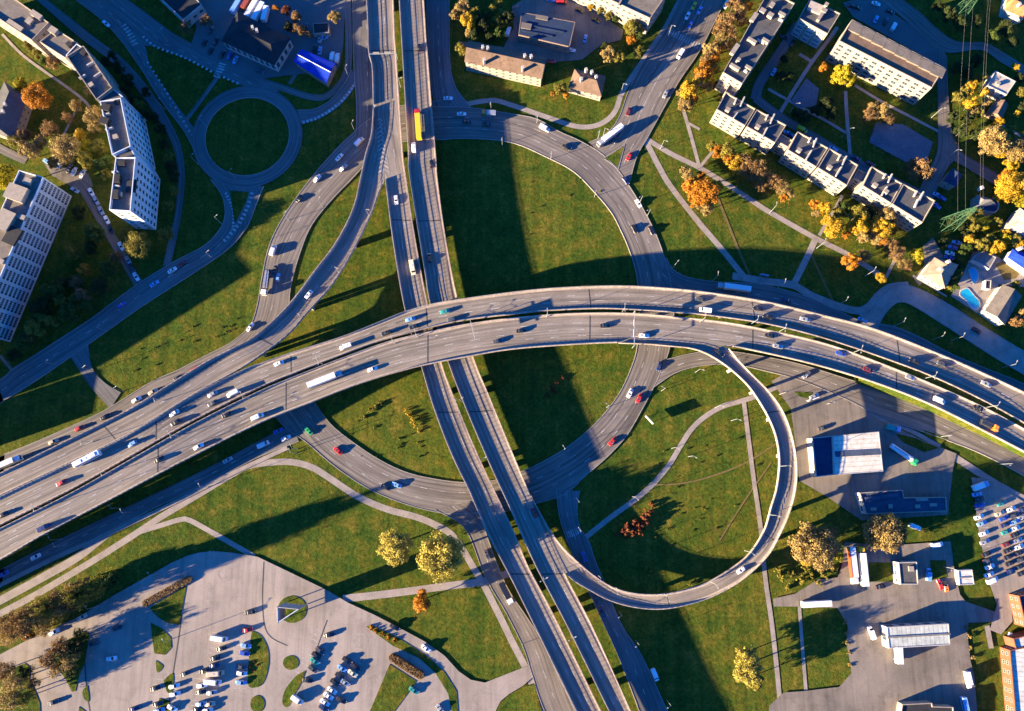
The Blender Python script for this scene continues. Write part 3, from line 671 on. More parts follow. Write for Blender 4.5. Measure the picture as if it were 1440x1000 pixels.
def crown_mesh(name, nclump, per, leaf, seed, flat=1.0, core=0.35):
    rnd = random.Random(seed); mb = MB()
    cl = []
    for i in range(nclump):
        th = rnd.uniform(0, 2 * math.pi); u = rnd.uniform(-0.45, 1.0); rr = rnd.uniform(0.30, 0.86)
        q = math.sqrt(max(0, 1 - u * u)); cl.append((Vector((rr * q * math.cos(th), rr * q * math.sin(th), rr * u * flat)), rnd.uniform(0.16, 0.36)))
    for c, rad in cl:
        for k in range(per):
            d = Vector((rnd.gauss(0, 1), rnd.gauss(0, 1), rnd.gauss(0, 1))); d.normalize()
            p = c + d * rad * (rnd.random() ** 0.45); s = leaf * rnd.uniform(0.6, 1.35)
            n_ = (d + Vector((rnd.gauss(0, .5), rnd.gauss(0, .5), rnd.gauss(0.25, .5)))).normalized()
            a = n_.orthogonal().normalized(); a.rotate(Matrix.Rotation(rnd.uniform(0, 6.28), 3, n_)); b_ = n_.cross(a)
            mb.add([p + a * s, p + b_ * s * 0.62, p - a * s, p - b_ * s * 0.62], [(0, 1, 2, 3)])
    return mb.mesh(name, LEAF['olive'])
CROWN = [crown_mesh('crown', 34, 150, 0.062, s, f) for s, f in ((1, .95), (2, 1.1), (3, .85), (4, 1.0), (5, 1.05))]
CROWN_BIG = [crown_mesh('crown', 80, 150, 0.044, s, 0.95) for s in (11, 12, 13)]
CROWN_SPARSE = [crown_mesh('crown', 44, 60, 0.05, s, 1.0) for s in (21, 22)]
CROWN_SHRUB = [crown_mesh('shrub', 9, 42, 0.14, s, 0.7) for s in (31, 32, 33)]
def trunk_mesh(seed, nl=7):
    rnd = random.Random(seed); mb = MB()
    mb.tube((0, 0, 0), (0, 0, 0.55), 0.055, 0.04, 7); mb.tube((0, 0, 0.55), (0.02, 0.01, 1.0), 0.04, 0.02, 6)
    for i in range(nl):
        a = 2 * math.pi * i / nl + rnd.uniform(-.3, .3); z = rnd.uniform(0.5, 0.85); r = rnd.uniform(0.4, 0.7)
        e = Vector((r * math.cos(a), r * math.sin(a), z + rnd.uniform(.15, .4))); mb.tube((0, 0, z), e, 0.022, 0.008, 5)
        for k in range(2):
            b_ = Vector((0, 0, z)).lerp(e, 0.6); mb.tube(b_, b_ + Vector((rnd.uniform(-.2, .2), rnd.uniform(-.2, .2), rnd.uniform(.05, .25))), 0.010, 0.004, 4)
    return mb.mesh('trunk', M['bark'])
TRUNK = [trunk_mesh(s) for s in (1, 2, 3)]
def relink(o, mat):
    o.material_slots[0].link = 'OBJECT'; o.material_slots[0].material = mat
TREES = 0; BASES = []
def tree(px, py, rp, colour, place, key=None, end='the left', sparse=False, word='tree', tall=1.0):
    global TREES
    TREES += 1; rnd = random.Random(TREES * 13 + 5)
    r = rp * 1.12 / 3.0; zc = max(2.6, 1.05 * r + 1.6) * tall
    c = G(px, py, zc); o = empty('tree', (c.x, c.y, 0), rnd.uniform(0, 6.28))
    pool = CROWN_SPARSE if sparse else (CROWN_BIG if rp > 15 else CROWN)
    t = inst('trunk', TRUNK[TREES % 3], o, scale=(r * 1.0, r * 1.0, zc))
    k = inst('crown', pool[TREES % len(pool)], o, (0, 0, zc), 0, (r * 1.06, r * rnd.uniform(0.92, 1.1), r * rnd.uniform(0.95, 1.2) * (1 + .75 * (tall - 1))))
    relink(k, LEAF[colour])
    size = 'small' if rp < 9 else ('large' if rp > 16 else 'medium')
    d = f'{size} {"half bare " if sparse else ""}{colour} {word}'
    reg(o, d, place, 'tree', 'trees ' + place, px if key is None else key, end); BASES.append((c.x, c.y, r, colour))
def trees(place, L, **kw):
    for q in L: tree(q[0], q[1], q[2], q[3], place, sparse=len(q) > 4, tall=q[5] if len(q) > 5 else 1.0, **kw)
trees('by the stepped tower blocks', [(53,137,18,'orange'),(30,119,11,'yellow'),(108,150,9,'tan'),(131,164,14,'tan'),(132,180,9,'tan'),(42,211,14,'tan'),(94,211,18,'tan'),(122,206,9,'yellow'),(148,232,13,'green'),(36,190,9,'brown'),(40,66,7,'olive'),(52,76,7,'olive'),(61,86,6,'green'),(75,90,9,'brown'),(6,250,19,'yellow'),(84,196,7,'green')])
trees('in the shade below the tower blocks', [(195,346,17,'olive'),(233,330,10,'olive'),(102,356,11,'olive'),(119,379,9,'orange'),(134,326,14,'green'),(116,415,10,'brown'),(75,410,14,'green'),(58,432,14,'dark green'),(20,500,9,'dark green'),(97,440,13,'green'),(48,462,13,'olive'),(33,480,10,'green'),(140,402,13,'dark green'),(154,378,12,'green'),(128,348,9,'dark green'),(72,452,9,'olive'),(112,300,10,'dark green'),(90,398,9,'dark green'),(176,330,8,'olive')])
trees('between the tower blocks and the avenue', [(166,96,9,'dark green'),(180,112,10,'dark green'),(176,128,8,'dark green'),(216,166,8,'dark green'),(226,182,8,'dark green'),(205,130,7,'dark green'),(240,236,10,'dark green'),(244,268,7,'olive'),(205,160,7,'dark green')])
trees('by the upper left yards', [(470,25,10,'tan'),(402,15,7,'red brown'),(417,24,9,'brown'),(420,43,9,'brown'),(406,38,8,'dark green'),(433,48,6,'brown'),(388,12,5,'orange'),(262,40,10,'brown',1),(290,30,9,'brown',1)])
trees('by the brown roofed white house', [(650,10,12,'tan'),(659,30,13,'golden'),(649,70,9,'olive'),(692,14,8,'olive'),(697,32,8,'olive'),(703,7,6,'olive'),(702,48,8,'green'),(678,35,11,'dark green'),(666,46,9,'dark green'),(788,124,9,'olive'),(796,134,5,'orange'),(777,132,4,'orange'),(715,25,9,'dark green')])
trees('by the yard beside the avenue', [(890,40,13,'olive'),(888,56,7,'orange'),(854,76,11,'tan'),(870,81,9,'olive'),(897,74,8,'olive'),(898,52,8,'green'),(845,15,6,'olive'),(855,22,6,'olive'),(866,27,5,'green'),(831,10,5,'golden'),(850,64,6,'dark green')])
trees('along the pavement of the avenue', [(1032,6,11,'brown'),(1052,8,8,'orange'),(1022,32,14,'brown',1),(1028,48,11,'brown',1),(1014,55,10,'tan',1),(1000,70,12,'tan'),(1004,84,10,'orange'),(990,100,13,'orange'),(998,112,8,'golden'),(968,128,14,'golden'),(964,147,10,'tan'),(982,120,8,'tan'),(957,131,6,'tan')])
trees('on the sunny slope between the footpaths', [(975,262,13,'orange'),(991,272,19,'orange'),(990,292,11,'tan'),(968,248,9,'tan'),(1008,262,9,'golden')])
trees('below the long terrace of white flats', [(1009,213,9,'orange'),(1022,212,12,'olive'),(1034,229,12,'golden'),(1036,240,7,'golden'),(1050,232,14,'brown',1),(1066,240,14,'brown',1),(1083,252,11,'brown',1),(1100,264,11,'tan',1),(1101,278,6,'orange'),(1070,262,9,'brown',1),(1000,205,7,'olive'),(1171,318,15,'golden'),(1206,303,13,'olive'),(1208,318,13,'golden'),(1240,322,14,'golden'),(1247,306,13,'tan'),(1240,339,9,'orange'),(1224,330,7,'tan'),(1158,292,10,'golden'),(1145,288,7,'orange'),(1112,268,4,'yellow'),(1186,292,10,'green'),(1222,298,10,'dark green'),(1260,358,12,'brown',1),(1195,369,12,'orange'),(1239,391,7,'golden'),(1289,360,11,'yellow'),(1215,360,9,'brown',1)])
trees('in the court of the housing estate', [(1183,102,13,'yellow'),(1192,114,10,'yellow'),(1178,110,9,'yellow'),(1158,94,7,'orange'),(1239,156,11,'tan'),(1222,162,10,'brown',1),(1295,240,16,'brown',1),(1280,236,9,'brown',1),(1162,146,11,'dark green'),(1098,108,8,'dark green'),(1120,160,8,'dark green'),(1132,165,9,'dark green'),(1103,84,6,'dark green'),(1252,170,7,'dark green')])
trees('around the pale house among gardens', [(1366,124,10,'golden'),(1365,147,10,'golden'),(1346,136,8,'olive'),(1366,159,8,'tan'),(1386,144,8,'tan'),(1404,172,7,'golden'),(1396,201,19,'tan'),(1430,215,16,'tan'),(1422,234,12,'golden'),(1428,95,6,'golden'),(1430,160,5,'golden'),(1348,95,10,'dark green'),(1372,85,10,'dark green'),(1340,165,9,'dark green'),(1352,185,9,'dark green'),(1415,40,11,'dark green'),(1395,52,10,'green'),(1335,20,11,'dark green'),(1350,34,10,'dark green'),(1372,30,9,'dark green'),(1436,130,7,'olive'),(1320,10,8,'dark green')])
trees('among the villas near the pylon', [(1421,262,17,'golden'),(1436,278,13,'yellow'),(1373,300,9,'olive'),(1362,308,9,'olive'),(1384,320,7,'yellow'),(1380,345,10,'olive'),(1403,346,10,'golden'),(1360,348,7,'green'),(1352,358,6,'green'),(1424,337,9,'olive'),(1436,345,7,'golden'),(1340,310,8,'dark green'),(1346,372,7,'dark green'),(1338,392,7,'dark green'),(1358,330,6,'dark green'),(1334,402,5,'olive'),(1430,452,9,'brown'),(1437,440,7,'tan'),(1428,400,6,'olive'),(1326,342,7,'dark green')])
trees('in the park by the plaza', [(556,767,20,'straw'),(620,781,27,'straw'),(593,846,13,'orange')])
trees('near the filling station', [(1145,768,27,'tan'),(1164,760,16,'brown',1),(1134,784,11,'golden'),(1240,748,23,'tan'),(1262,752,13,'brown',1),(1049,925,13,'straw'),(1051,944,17,'straw'),(1060,958,11,'olive')])
trees('on the brushy verge', [(12,888,13,'tan',1,2.3),(34,876,16,'brown',1,2.3),(52,862,14,'tan',1,2.3),(72,852,15,'olive',1,2.3),(92,846,13,'brown',1,2.3),(112,838,14,'olive',1,2.3),(130,830,12,'olive',1,2.3),(148,822,9,'green'),(60,884,10,'tan',1),(40,892,8,'orange'),(86,866,9,'olive',1),(22,868,10,'brown',1),(100,828,10,'tan',1),(2,880,12,'brown',1),(46,874,10,'tan',1),(66,864,11,'brown',1),(84,854,11,'tan',1),(106,846,10,'brown',1),(122,836,10,'tan',1,2.3),(138,822,10,'olive',1,2.3),(160,814,9,'green'),(24,888,9,'olive',1),(8,900,9,'tan',1),(118,822,9,'tan',1),(78,838,9,'brown',1),(56,848,9,'olive',1),(36,860,8,'tan',1)])
trees('on the plaza islands', [(72,926,13,'brown',1),(86,910,12,'brown',1),(98,928,12,'tan',1),(108,908,11,'dark green',1),(80,942,10,'tan',1),(102,944,8,'dark green',1),(20,958,14,'tan',1),(6,942,12,'brown',1),(36,946,10,'dark green',1),(14,984,14,'tan',1),(36,982,11,'olive',1),(48,960,8,'brown',1),(112,890,8,'dark green',1)])
trees('between the tower blocks and the avenue', [(148,88,8,'dark green'),(158,78,7,'dark green'),(190,140,8,'dark green'),(196,148,8,'olive'),(232,204,8,'dark green'),(238,222,8,'olive'),(246,250,8,'dark green'),(236,290,8,'olive')])
trees('by the stepped tower blocks', [(20,140,9,'golden'),(62,150,8,'brown'),(70,182,12,'brown',1),(58,200,10,'tan'),(112,190,9,'golden'),(138,206,11,'olive'),(150,246,9,'olive'),(120,224,12,'olive'),(76,230,8,'tan'),(20,200,10,'olive',1),(96,166,8,'brown',1),(126,128,8,'tan')])
trees('along the pavement of the avenue', [(1040,26,11,'brown'),(1044,14,9,'tan'),(1012,44,10,'brown'),(1018,66,10,'brown',1),(1008,70,9,'orange'),(994,84,10,'brown'),(984,108,9,'tan'),(976,118,9,'golden'),(996,122,8,'brown',1),(1006,96,8,'olive'),(1030,62,9,'brown',1),(974,140,9,'orange')])
trees('on the sunny slope between the footpaths', [(980,280,12,'orange'),(1000,278,11,'tan'),(962,240,7,'tan'),(984,250,9,'orange')])
trees('below the long terrace of white flats', [(1058,246,10,'brown',1),(1092,258,11,'brown',1),(1110,274,8,'tan'),(1026,222,9,'orange'),(1044,224,9,'brown',1),(1180,300,9,'olive'),(1212,332,10,'tan'),(1230,316,11,'golden'),(1252,322,10,'orange'),(1234,338,9,'tan'),(1252,344,10,'brown',1),(1268,368,9,'tan',1),(1276,374,8,'brown',1),(1200,320,9,'golden'),(1190,330,6,'orange'),(1148,300,6,'tan')])
trees('in the court of the housing estate', [(1248,166,9,'brown',1),(1228,150,8,'tan'),(1190,100,8,'yellow'),(1110,108,7,'dark green'),(1146,156,8,'dark green'),(1170,160,8,'dark green'),(1285,232,9,'brown'),(1304,246,9,'brown',1)])
trees('around the pale house among gardens', [(1410,210,12,'golden'),(1436,200,12,'tan'),(1386,190,10,'tan'),(1404,188,10,'golden'),(1376,158,8,'olive'),(1356,130,8,'olive'),(1384,130,7,'golden'),(1418,184,8,'olive'),(1360,104,9,'dark green'),(1360,170,8,'dark green'),(1372,190,8,'dark green'),(1424,60,9,'dark green'),(1380,108,7,'olive'),(1434,110,7,'dark green'),(1440,150,8,'dark green')])
trees('among the villas near the pylon', [(1410,274,11,'golden'),(1430,262,13,'golden'),(1416,250,10,'orange'),(1438,258,12,'yellow'),(1392,338,8,'olive'),(1370,320,8,'olive'),(1364,336,8,'golden'),(1412,336,8,'yellow'),(1394,352,7,'golden'),(1348,384,6,'olive'),(1342,404,6,'green'),(1352,318,8,'dark green'),(1402,312,7,'olive'),(1412,328,7,'golden')])
trees('by the brown roofed white house', [(668,18,9,'olive'),(684,24,8,'green'),(660,46,8,'tan'),(690,52,7,'dark green'),(706,20,7,'olive'),(640,22,8,'tan')])
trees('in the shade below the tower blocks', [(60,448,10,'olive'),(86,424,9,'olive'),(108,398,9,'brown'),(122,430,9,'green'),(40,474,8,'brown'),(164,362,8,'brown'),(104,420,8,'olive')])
trees('near the filling station', [(1132,758,14,'golden'),(1158,782,14,'tan'),(1226,742,12,'tan'),(1250,738,12,'golden'),(1254,764,11,'brown',1),(1172,772,11,'brown',1)])
def shrub(px, py, rp, colour, place, word='shrub', sq=1.0):
    global TREES
    TREES += 1; r = rp / 3.0; c = G(px, py, r * 0.45)
    o = inst('shrub', CROWN_SHRUB[TREES % 3], None, (c.x, c.y, r * 0.42), random.Random(TREES).uniform(0, 6), (r, r * sq, r))
    relink(o, LEAF[colour]); reg(o, f'{colour} {word}', place, 'shrub', 'shrubs ' + place, px, 'the left')
for x, y in ((522,883),(529,888),(538,892),(546,897),(554,901)): shrub(x, y, 4.6, 'orange', 'in the row of planters on the plaza edge', 'round shrub')
for x, y, r in ((769,556,5),(776,546,6),(784,538,5),(790,531,4),(781,552,4)): shrub(x, y, r, 'red brown', 'in the shaded central grass')
for x, y, r in ((880,750,9),(888,745,11),(897,738,11),(905,730,10),(912,720,9),(917,711,6),(870,752,7),(899,749,9),(893,742,10),(908,724,8)): shrub(x, y, r, 'red brown', 'inside the loop ramp')
for x, y, r in ((571,576,4),(574,583,5),(579,590,5),(584,598,5),(588,605,4)): shrub(x, y, r, 'golden', 'on the grass left of the straight viaduct')
for x, y, r in ((512,586,4),(520,578,5),(528,573,5),(534,567,4),(508,588,3)): shrub(x, y, r, 'olive', 'on the grass left of the straight viaduct')
for x, y, r in ((1008,437,0),(978,815,5),(970,822,4),(906,796,6),(914,806,5),(902,788,4)):
    if r: shrub(x, y, r, 'olive', 'under the lower bend of the loop')
for x, y, r in ((1092,800,7),(1100,812,8),(1114,806,7),(1125,814,8),(1140,812,8),(1150,820,6),(1160,808,8),(1172,800,7),(1178,786,6),(1132,800,7),(1108,824,6)): shrub(x, y, r, 'olive', 'in the thicket below the big tan tree')
for x, y, c in ((357,930,'red brown'),(362,936,'red brown'),(356,943,'red brown'),(352,936,'red brown')): shrub(x, y, 3.2, c, 'on the half round island of the plaza')
for x, y, r in ((1188,876,4),(1190,890,4),(1192,905,4),(1194,918,4),(1196,935,4),(1358,882,4),(1362,895,4),(1365,912,4),(1367,925,4)): shrub(x, y, r, 'tan', 'along the kerb of the lower yard')
rs = random.Random(99)
for k in range(34):                    # small weeds on the central grass
    x = rs.uniform(650, 885); y = rs.uniform(215, 640)
    if (x - 770) ** 2 / 122 ** 2 + (y - 420) ** 2 / 215 ** 2 < 1 and not (398 < y < 500): shrub(x, y, rs.uniform(1.4, 2.6), rs.choice(('green', 'olive', 'dark green')), 'dotted over the central grass', 'weed clump')
for k in range(16): shrub(rs.uniform(480, 600), rs.uniform(560, 655), rs.uniform(1.3, 2.6), rs.choice(('green', 'olive')), 'dotted over the left grass segment', 'weed clump') if True else None
for k in range(24):
    a = rs.uniform(0, 6.28); q = rs.uniform(0.2, 0.95); shrub(980 + 95 * q * math.cos(a), 690 + 120 * q * math.sin(a), rs.uniform(1.2, 2.4), rs.choice(('green', 'olive', 'dark green')), 'dotted over the loop grass', 'weed clump')
for k in range(18):
    t = rs.random(); shrub(170 + 170 * t + rs.uniform(-12, 12), 520 - 75 * t + rs.uniform(-18, 18), rs.uniform(1.2, 2.4), rs.choice(('green', 'olive')), 'dotted over the grass wedge', 'weed clump')
def hedge(p0, p1, wd, hgt, label):
    a, b = G(*p0), G(*p1); rnd = random.Random(int(p0[0])); mb = MB(); n = 14; d = (b - a); d.z = 0; L = d.length; d.normalize(); nn = Vector((-d.y, d.x, 0))
    rings = []
    for i in range(n + 1):
        t = i / n; e = min(t, 1 - t) * L; k = math.sqrt(max(0.05, 1 - max(0, 1 - e / (wd / 2)) ** 2)); c = a.lerp(b, t); w_ = wd / 2 * k * 0.92
        rings.append([c - nn * w_, c + nn * w_, c + nn * w_ * 0.9 + Vector((0, 0, hgt * .9)), c - nn * w_ * 0.9 + Vector((0, 0, hgt * .9))])
    mb.loft(rings)
    for k in range(2600):
        t = rnd.random(); e = min(t, 1 - t) * L; q = math.sqrt(max(0.02, 1 - max(0, 1 - e / (wd / 2)) ** 2)); s_ = rnd.uniform(-1, 1) * q
        top = rnd.random() < 0.65; z = hgt * (0.92 + rnd.uniform(-.08, .14)) if top else rnd.uniform(0.1, hgt)
        if not top: s_ = math.copysign(q, s_)
        p = a.lerp(b, t) + nn * s_ * wd / 2 + Vector((0, 0, z)); s = rnd.uniform(.14, .32); n_ = Vector((rnd.gauss(0, .6), rnd.gauss(0, .6), 1)).normalized()
        u = n_.orthogonal().normalized(); u.rotate(Matrix.Rotation(rnd.uniform(0, 6.28), 3, n_)); v = n_.cross(u); mb.add([p + u * s, p + v * s * .6, p - u * s, p - v * s * .6], [(0, 1, 2, 3)])
    tag(mb.build('hedge', LEAF['brown']), label, 'hedge', 'clipped hedges on the plaza')
hedge((203,850), (271,812), 2.9, 1.5, 'long brown clipped hedge along the edge of a grass triangle')
hedge((549,921), (596,951), 3.2, 2.2, 'brown clipped hedge at the tip of a grass wedge, right of the parked cars')

LITTER = {}
for bx, by, r, col in BASES:
    k = {'orange': 'orange', 'golden': 'golden', 'yellow': 'yellow', 'tan': 'tan', 'brown': 'brown', 'straw': 'tan'}.get(col)
    if not k: continue
    rnd = random.Random(int(bx * 10)); m_ = LITTER.setdefault(k, MB())
    for q in range(int(18 * r)):
        d = r * 1.9 * rnd.random() ** 0.6; a = rnd.uniform(0, 6.28); x, y = bx + d * math.cos(a) + 0.3 * r, by + d * math.sin(a); s_ = rnd.uniform(.10, .24); t = rnd.uniform(0, 6.28); z = 0.05 + rnd.uniform(0, .02)
        u = Vector((math.cos(t) * s_, math.sin(t) * s_, .02)); v = Vector((-math.sin(t) * s_ * .7, math.cos(t) * s_ * .7, .03)); p = Vector((x, y, z)); m_.add([p + u, p + v, p - u, p - v], [(0, 1, 2, 3)])
for k, m_ in LITTER.items(): tag(m_.build('fallen_leaves', LEAF[k]), f'scatter of fallen {k} leaves on the grass under the autumn trees', 'fallen leaves', None, 'stuff')
# ------------------------------------------------------------------ buildings
def wall_mat(name, c, var=0.12, sc=0.6): return mottled(name, tuple(x * (1 - var) for x in c), tuple(min(.9, x * (1 + var)) for x in c), sc, 3.0, amt=0.15)
W = {
 'cream': wall_mat('cream_wall', (0.30, 0.25, 0.20)), 'white': wall_mat('white_wall', (0.40, 0.375, 0.35)), 'grey': wall_mat('grey_wall', (0.36, 0.35, 0.35)),
 'blue': wall_mat('pale_wall', (0.60, 0.62, 0.66)), 'brick': wall_mat('brick_wall', (0.36, 0.13, 0.06)), 'orange': wall_mat('orange_wall', (0.19, 0.065, 0.035)), 'brown': wall_mat('brown_wall', (0.24, 0.17, 0.13)),
 'panel': wall_mat('panel_wall', (0.56, 0.58, 0.62)),
}
def roof_mat(name, c, lines=0.0):
    m, t, b = new_mat(name); P = geo(t)
    k = ramp(t, noise(t, 0.25, 5, P, 0.65), [(0.3, tuple(x * .78 for x in c)), (0.7, tuple(min(1, x * 1.22) for x in c))])
    k = mix(t, 1.0, k, ramp(t, noise(t, 2.2, 3, P), [(0.3, (.82,) * 3), (0.7, (1.08,) * 3)]), 'MULTIPLY')
    st = ramp(t, noise(t, 0.45, 6, P, 0.75), [(0.5, (1, 1, 1)), (0.68, (.62, .60, .57))]); k = mix(t, .8, k, mix(t, 1.0, k, st, 'MULTIPLY'))
    if lines:                               # standing seams of sheet roofing
        mp = nod(t, 'ShaderNodeMapping'); mp.inputs['Rotation'].default_value = (0, 0, lines); t.links.new(P, mp.inputs['Vector'])
        wv = nod(t, 'ShaderNodeTexWave', bands_direction='Y'); wv.inputs['Scale'].default_value = 0.16; t.links.new(mp.outputs[0], wv.inputs['Vector'])
        k = mix(t, 1.0, k, ramp(t, wv.outputs['Fac'], [(0.0, (.72,) * 3), (0.16, (1, 1, 1))]), 'MULTIPLY')
    t.links.new(k, b.inputs['Base Color']); b.inputs['Roughness'].default_value = 0.85; b.inputs['Specular IOR Level'].default_value = 0.2
    return m
RF = {'slate': roof_mat('slate_roof', (0.055, 0.075, 0.115)),
 'dark': roof_mat('dark_roof', (0.085, 0.082, 0.084)), 'grey': roof_mat('grey_roof', (0.165, 0.155, 0.150)), 'taupe': roof_mat('taupe_roof', (0.165, 0.14, 0.118)),
 'brown': roof_mat('brown_roof', (0.16, 0.105, 0.075)), 'pink': roof_mat('pink_roof', (0.34, 0.22, 0.16)), 'pale': roof_mat('pale_roof', (0.46, 0.38, 0.31)),
 'blue': roof_mat('blue_roof', (0.010, 0.045, 0.40), 0.4), 'navy': roof_mat('navy_roof', (0.022, 0.040, 0.085)), 'white': roof_mat('white_roof', (0.55, 0.53, 0.48), 0.1),
 'orange': roof_mat('orange_roof', (0.50, 0.17, 0.07)), 'black': roof_mat('black_roof', (0.03, 0.03, 0.034)), 'cream': roof_mat('cream_roof', (0.60, 0.54, 0.45), -0.06),
 'greenish': roof_mat('greenish_roof', (0.44, 0.46, 0.42), 1.54),
}
M['winframe'] = plain('window_frame', (0.30, 0.28, 0.26), 0.6)
WIN = {}
def window_mesh(w_, h_, style):
    k = (round(w_, 2), round(h_, 2), style)
    if k in WIN: return WIN[k]
    mb = MB(); f = 0.12 if style == 'plain' else 0.18
    mb.box((0, 0.03, 0), (w_ - 0.02, 0.05, h_ - 0.02), 0, 0)
    for sx in (-1, 1): mb.box((sx * (w_ / 2 - f / 2), 0.05, 0), (f, 0.11, h_), 0, 1)
    for sz in (-1, 1): mb.box((0, 0.05, sz * (h_ / 2 - f / 2)), (w_ - 2 * f, 0.10, f), 0, 1)
    if style == 'loggia':
        mb.box((0, 0.30, -h_ * 0.36), (w_, 0.10, h_ * 0.26), 0, 1)
        for q in (-.5, -.30, -.12, .06, .24, .5): mb.box((q * w_, 0.25, 0.0), (0.26 if abs(q) == .5 else 0.15, 0.5, h_ + 0.25), 0, 1)
    else: mb.box((0, 0.045, 0), (0.08, 0.08, h_ - 2 * f), 0, 1)
    WIN[k] = mb.mesh('window', [M['winglass'], W['panel'] if style == 'loggia' else M['winframe']]); return WIN[k]
def facade_windows(root, a, b, z0, z1, floors, bays, w_, h_, style='plain', name='window', cap=None, skip=None):
    d = (b - a); L = d.length; d.normalize(); ang = math.atan2(d.y, d.x); nn = Vector((d.y, -d.x, 0)); fh = (z1 - z0) / floors; me = window_mesh(w_, h_, style)
    for fl in range(floors):
        for k in range(bays):
            if skip and skip(fl, k): continue
            p = a.lerp(b, (k + 0.5) / bays) + nn * 0.0; inst(name, me, root, (p.x, p.y, z0 + (fl + 0.52) * fh), ang + math.pi)
def ccw(P): 
    a = sum(P[i].x * P[(i + 1) % len(P)].y - P[(i + 1) % len(P)].x * P[i].y for i in range(len(P)))
    return P if a > 0 else P[::-1]
def offset(P, d):
    n = len(P); out = []
    for i in range(n):
        e1 = (P[i] - P[i - 1]); e2 = (P[(i + 1) % n] - P[i]); e1.z = e2.z = 0; e1.normalize(); e2.normalize()
        n1 = Vector((-e1.y, e1.x, 0)); n2 = Vector((-e2.y, e2.x, 0)); s = n1 + n2; s = s * (d / max(0.3, s.dot(n1))); out.append(P[i] + s)
    return out
BLD = []
def block(name, label, cat, roof_px, h, wall='cream', roof='dark', win=None, par=0.7, boxes=(), group=None, par_mat=None, fins=(), both=False):
    """flat roofed building from its roof outline as seen in the photo; win = (floors, bay metres, w, h, style)"""
    P = ccw([Vector((*G(x, y, h).xy, 0)) for x, y in roof_px]); c = sum(P, Vector()) / len(P)
    root = empty(name, c); tag(root, label, cat, group); Q = [p - c for p in P]
    I = offset(Q, 0.35)
    mb = MB(); mb.prism([(p.x, p.y) for p in Q], 0, h - 0.3, top=False); mb.build('wall', W[wall], root)
    mb = MB(); mb.prism([(p.x, p.y) for p in I], h - 0.5, h); mb.build('roof', RF[roof], root)
    mb = MB(); n = len(Q)
    for i in range(n):
        j = (i + 1) % n
        mb.add([(Q[i].x, Q[i].y, h - 0.3), (Q[j].x, Q[j].y, h - 0.3), (Q[j].x, Q[j].y, h + par), (Q[i].x, Q[i].y, h + par), (I[i].x, I[i].y, h - 0.3), (I[j].x, I[j].y, h - 0.3), (I[j].x, I[j].y, h + par), (I[i].x, I[i].y, h + par)], [(0, 1, 2, 3), (3, 2, 6, 7), (5, 4, 7, 6)])
    mb.build('parapet', W[par_mat or wall], root)
    if win:
        fl, bay, ww, wh, st = win; cnt = 0
        for i in range(n):
            a, b = Q[i], Q[(i + 1) % n]; d = b - a; nn = Vector((d.y, -d.x, 0)).normalized(); mid = (a + b) / 2 + c
            if d.length > 3 and (both or nn.dot(-mid) > 0.12 * mid.length):
                bays = max(1, int(d.length / bay))
                while cnt + fl * bays > 100 and bays > 1: bays -= 1
                cnt += fl * bays; facade_windows(root, a, b, 0.6, h - 0.3, fl, bays, min(ww, d.length / bays * 0.8), wh, st, 'balcony' if st == 'loggia' else 'window')
    ang = math.atan2((Q[1] - Q[0]).y, (Q[1] - Q[0]).x)
    for bx in boxes:                     # (px, py, length, width, height) seen at roof level
        q = G(bx[0], bx[1], h + bx[4] / 2) - c; m_ = MB(); a_ = ang if len(bx) < 6 else R(bx[5])
        m_.box((q.x, q.y, h + bx[4] / 2 + 0.01), bx[2:5], a_); m_.box((q.x, q.y, h + bx[4] + 0.05), (bx[2] + .2, bx[3] + .2, 0.1), a_)
        m_.build('chimney' if bx[2] < 3.5 and bx[3] < 3.5 else 'roof_hut', W['cream'] if len(bx) < 7 else RF[bx[6]], root)
    for f in fins:                       # low walls across the roof
        p, q = G(f[0], f[1], h) - c, G(f[2], f[3], h) - c; m_ = MB(); d = q - p; m_.box(((p.x + q.x) / 2, (p.y + q.y) / 2, h + 0.7), (d.length, 0.6, 1.4), math.atan2(d.y, d.x)); m_.build('roof_wall', W['white'], root)
    return root
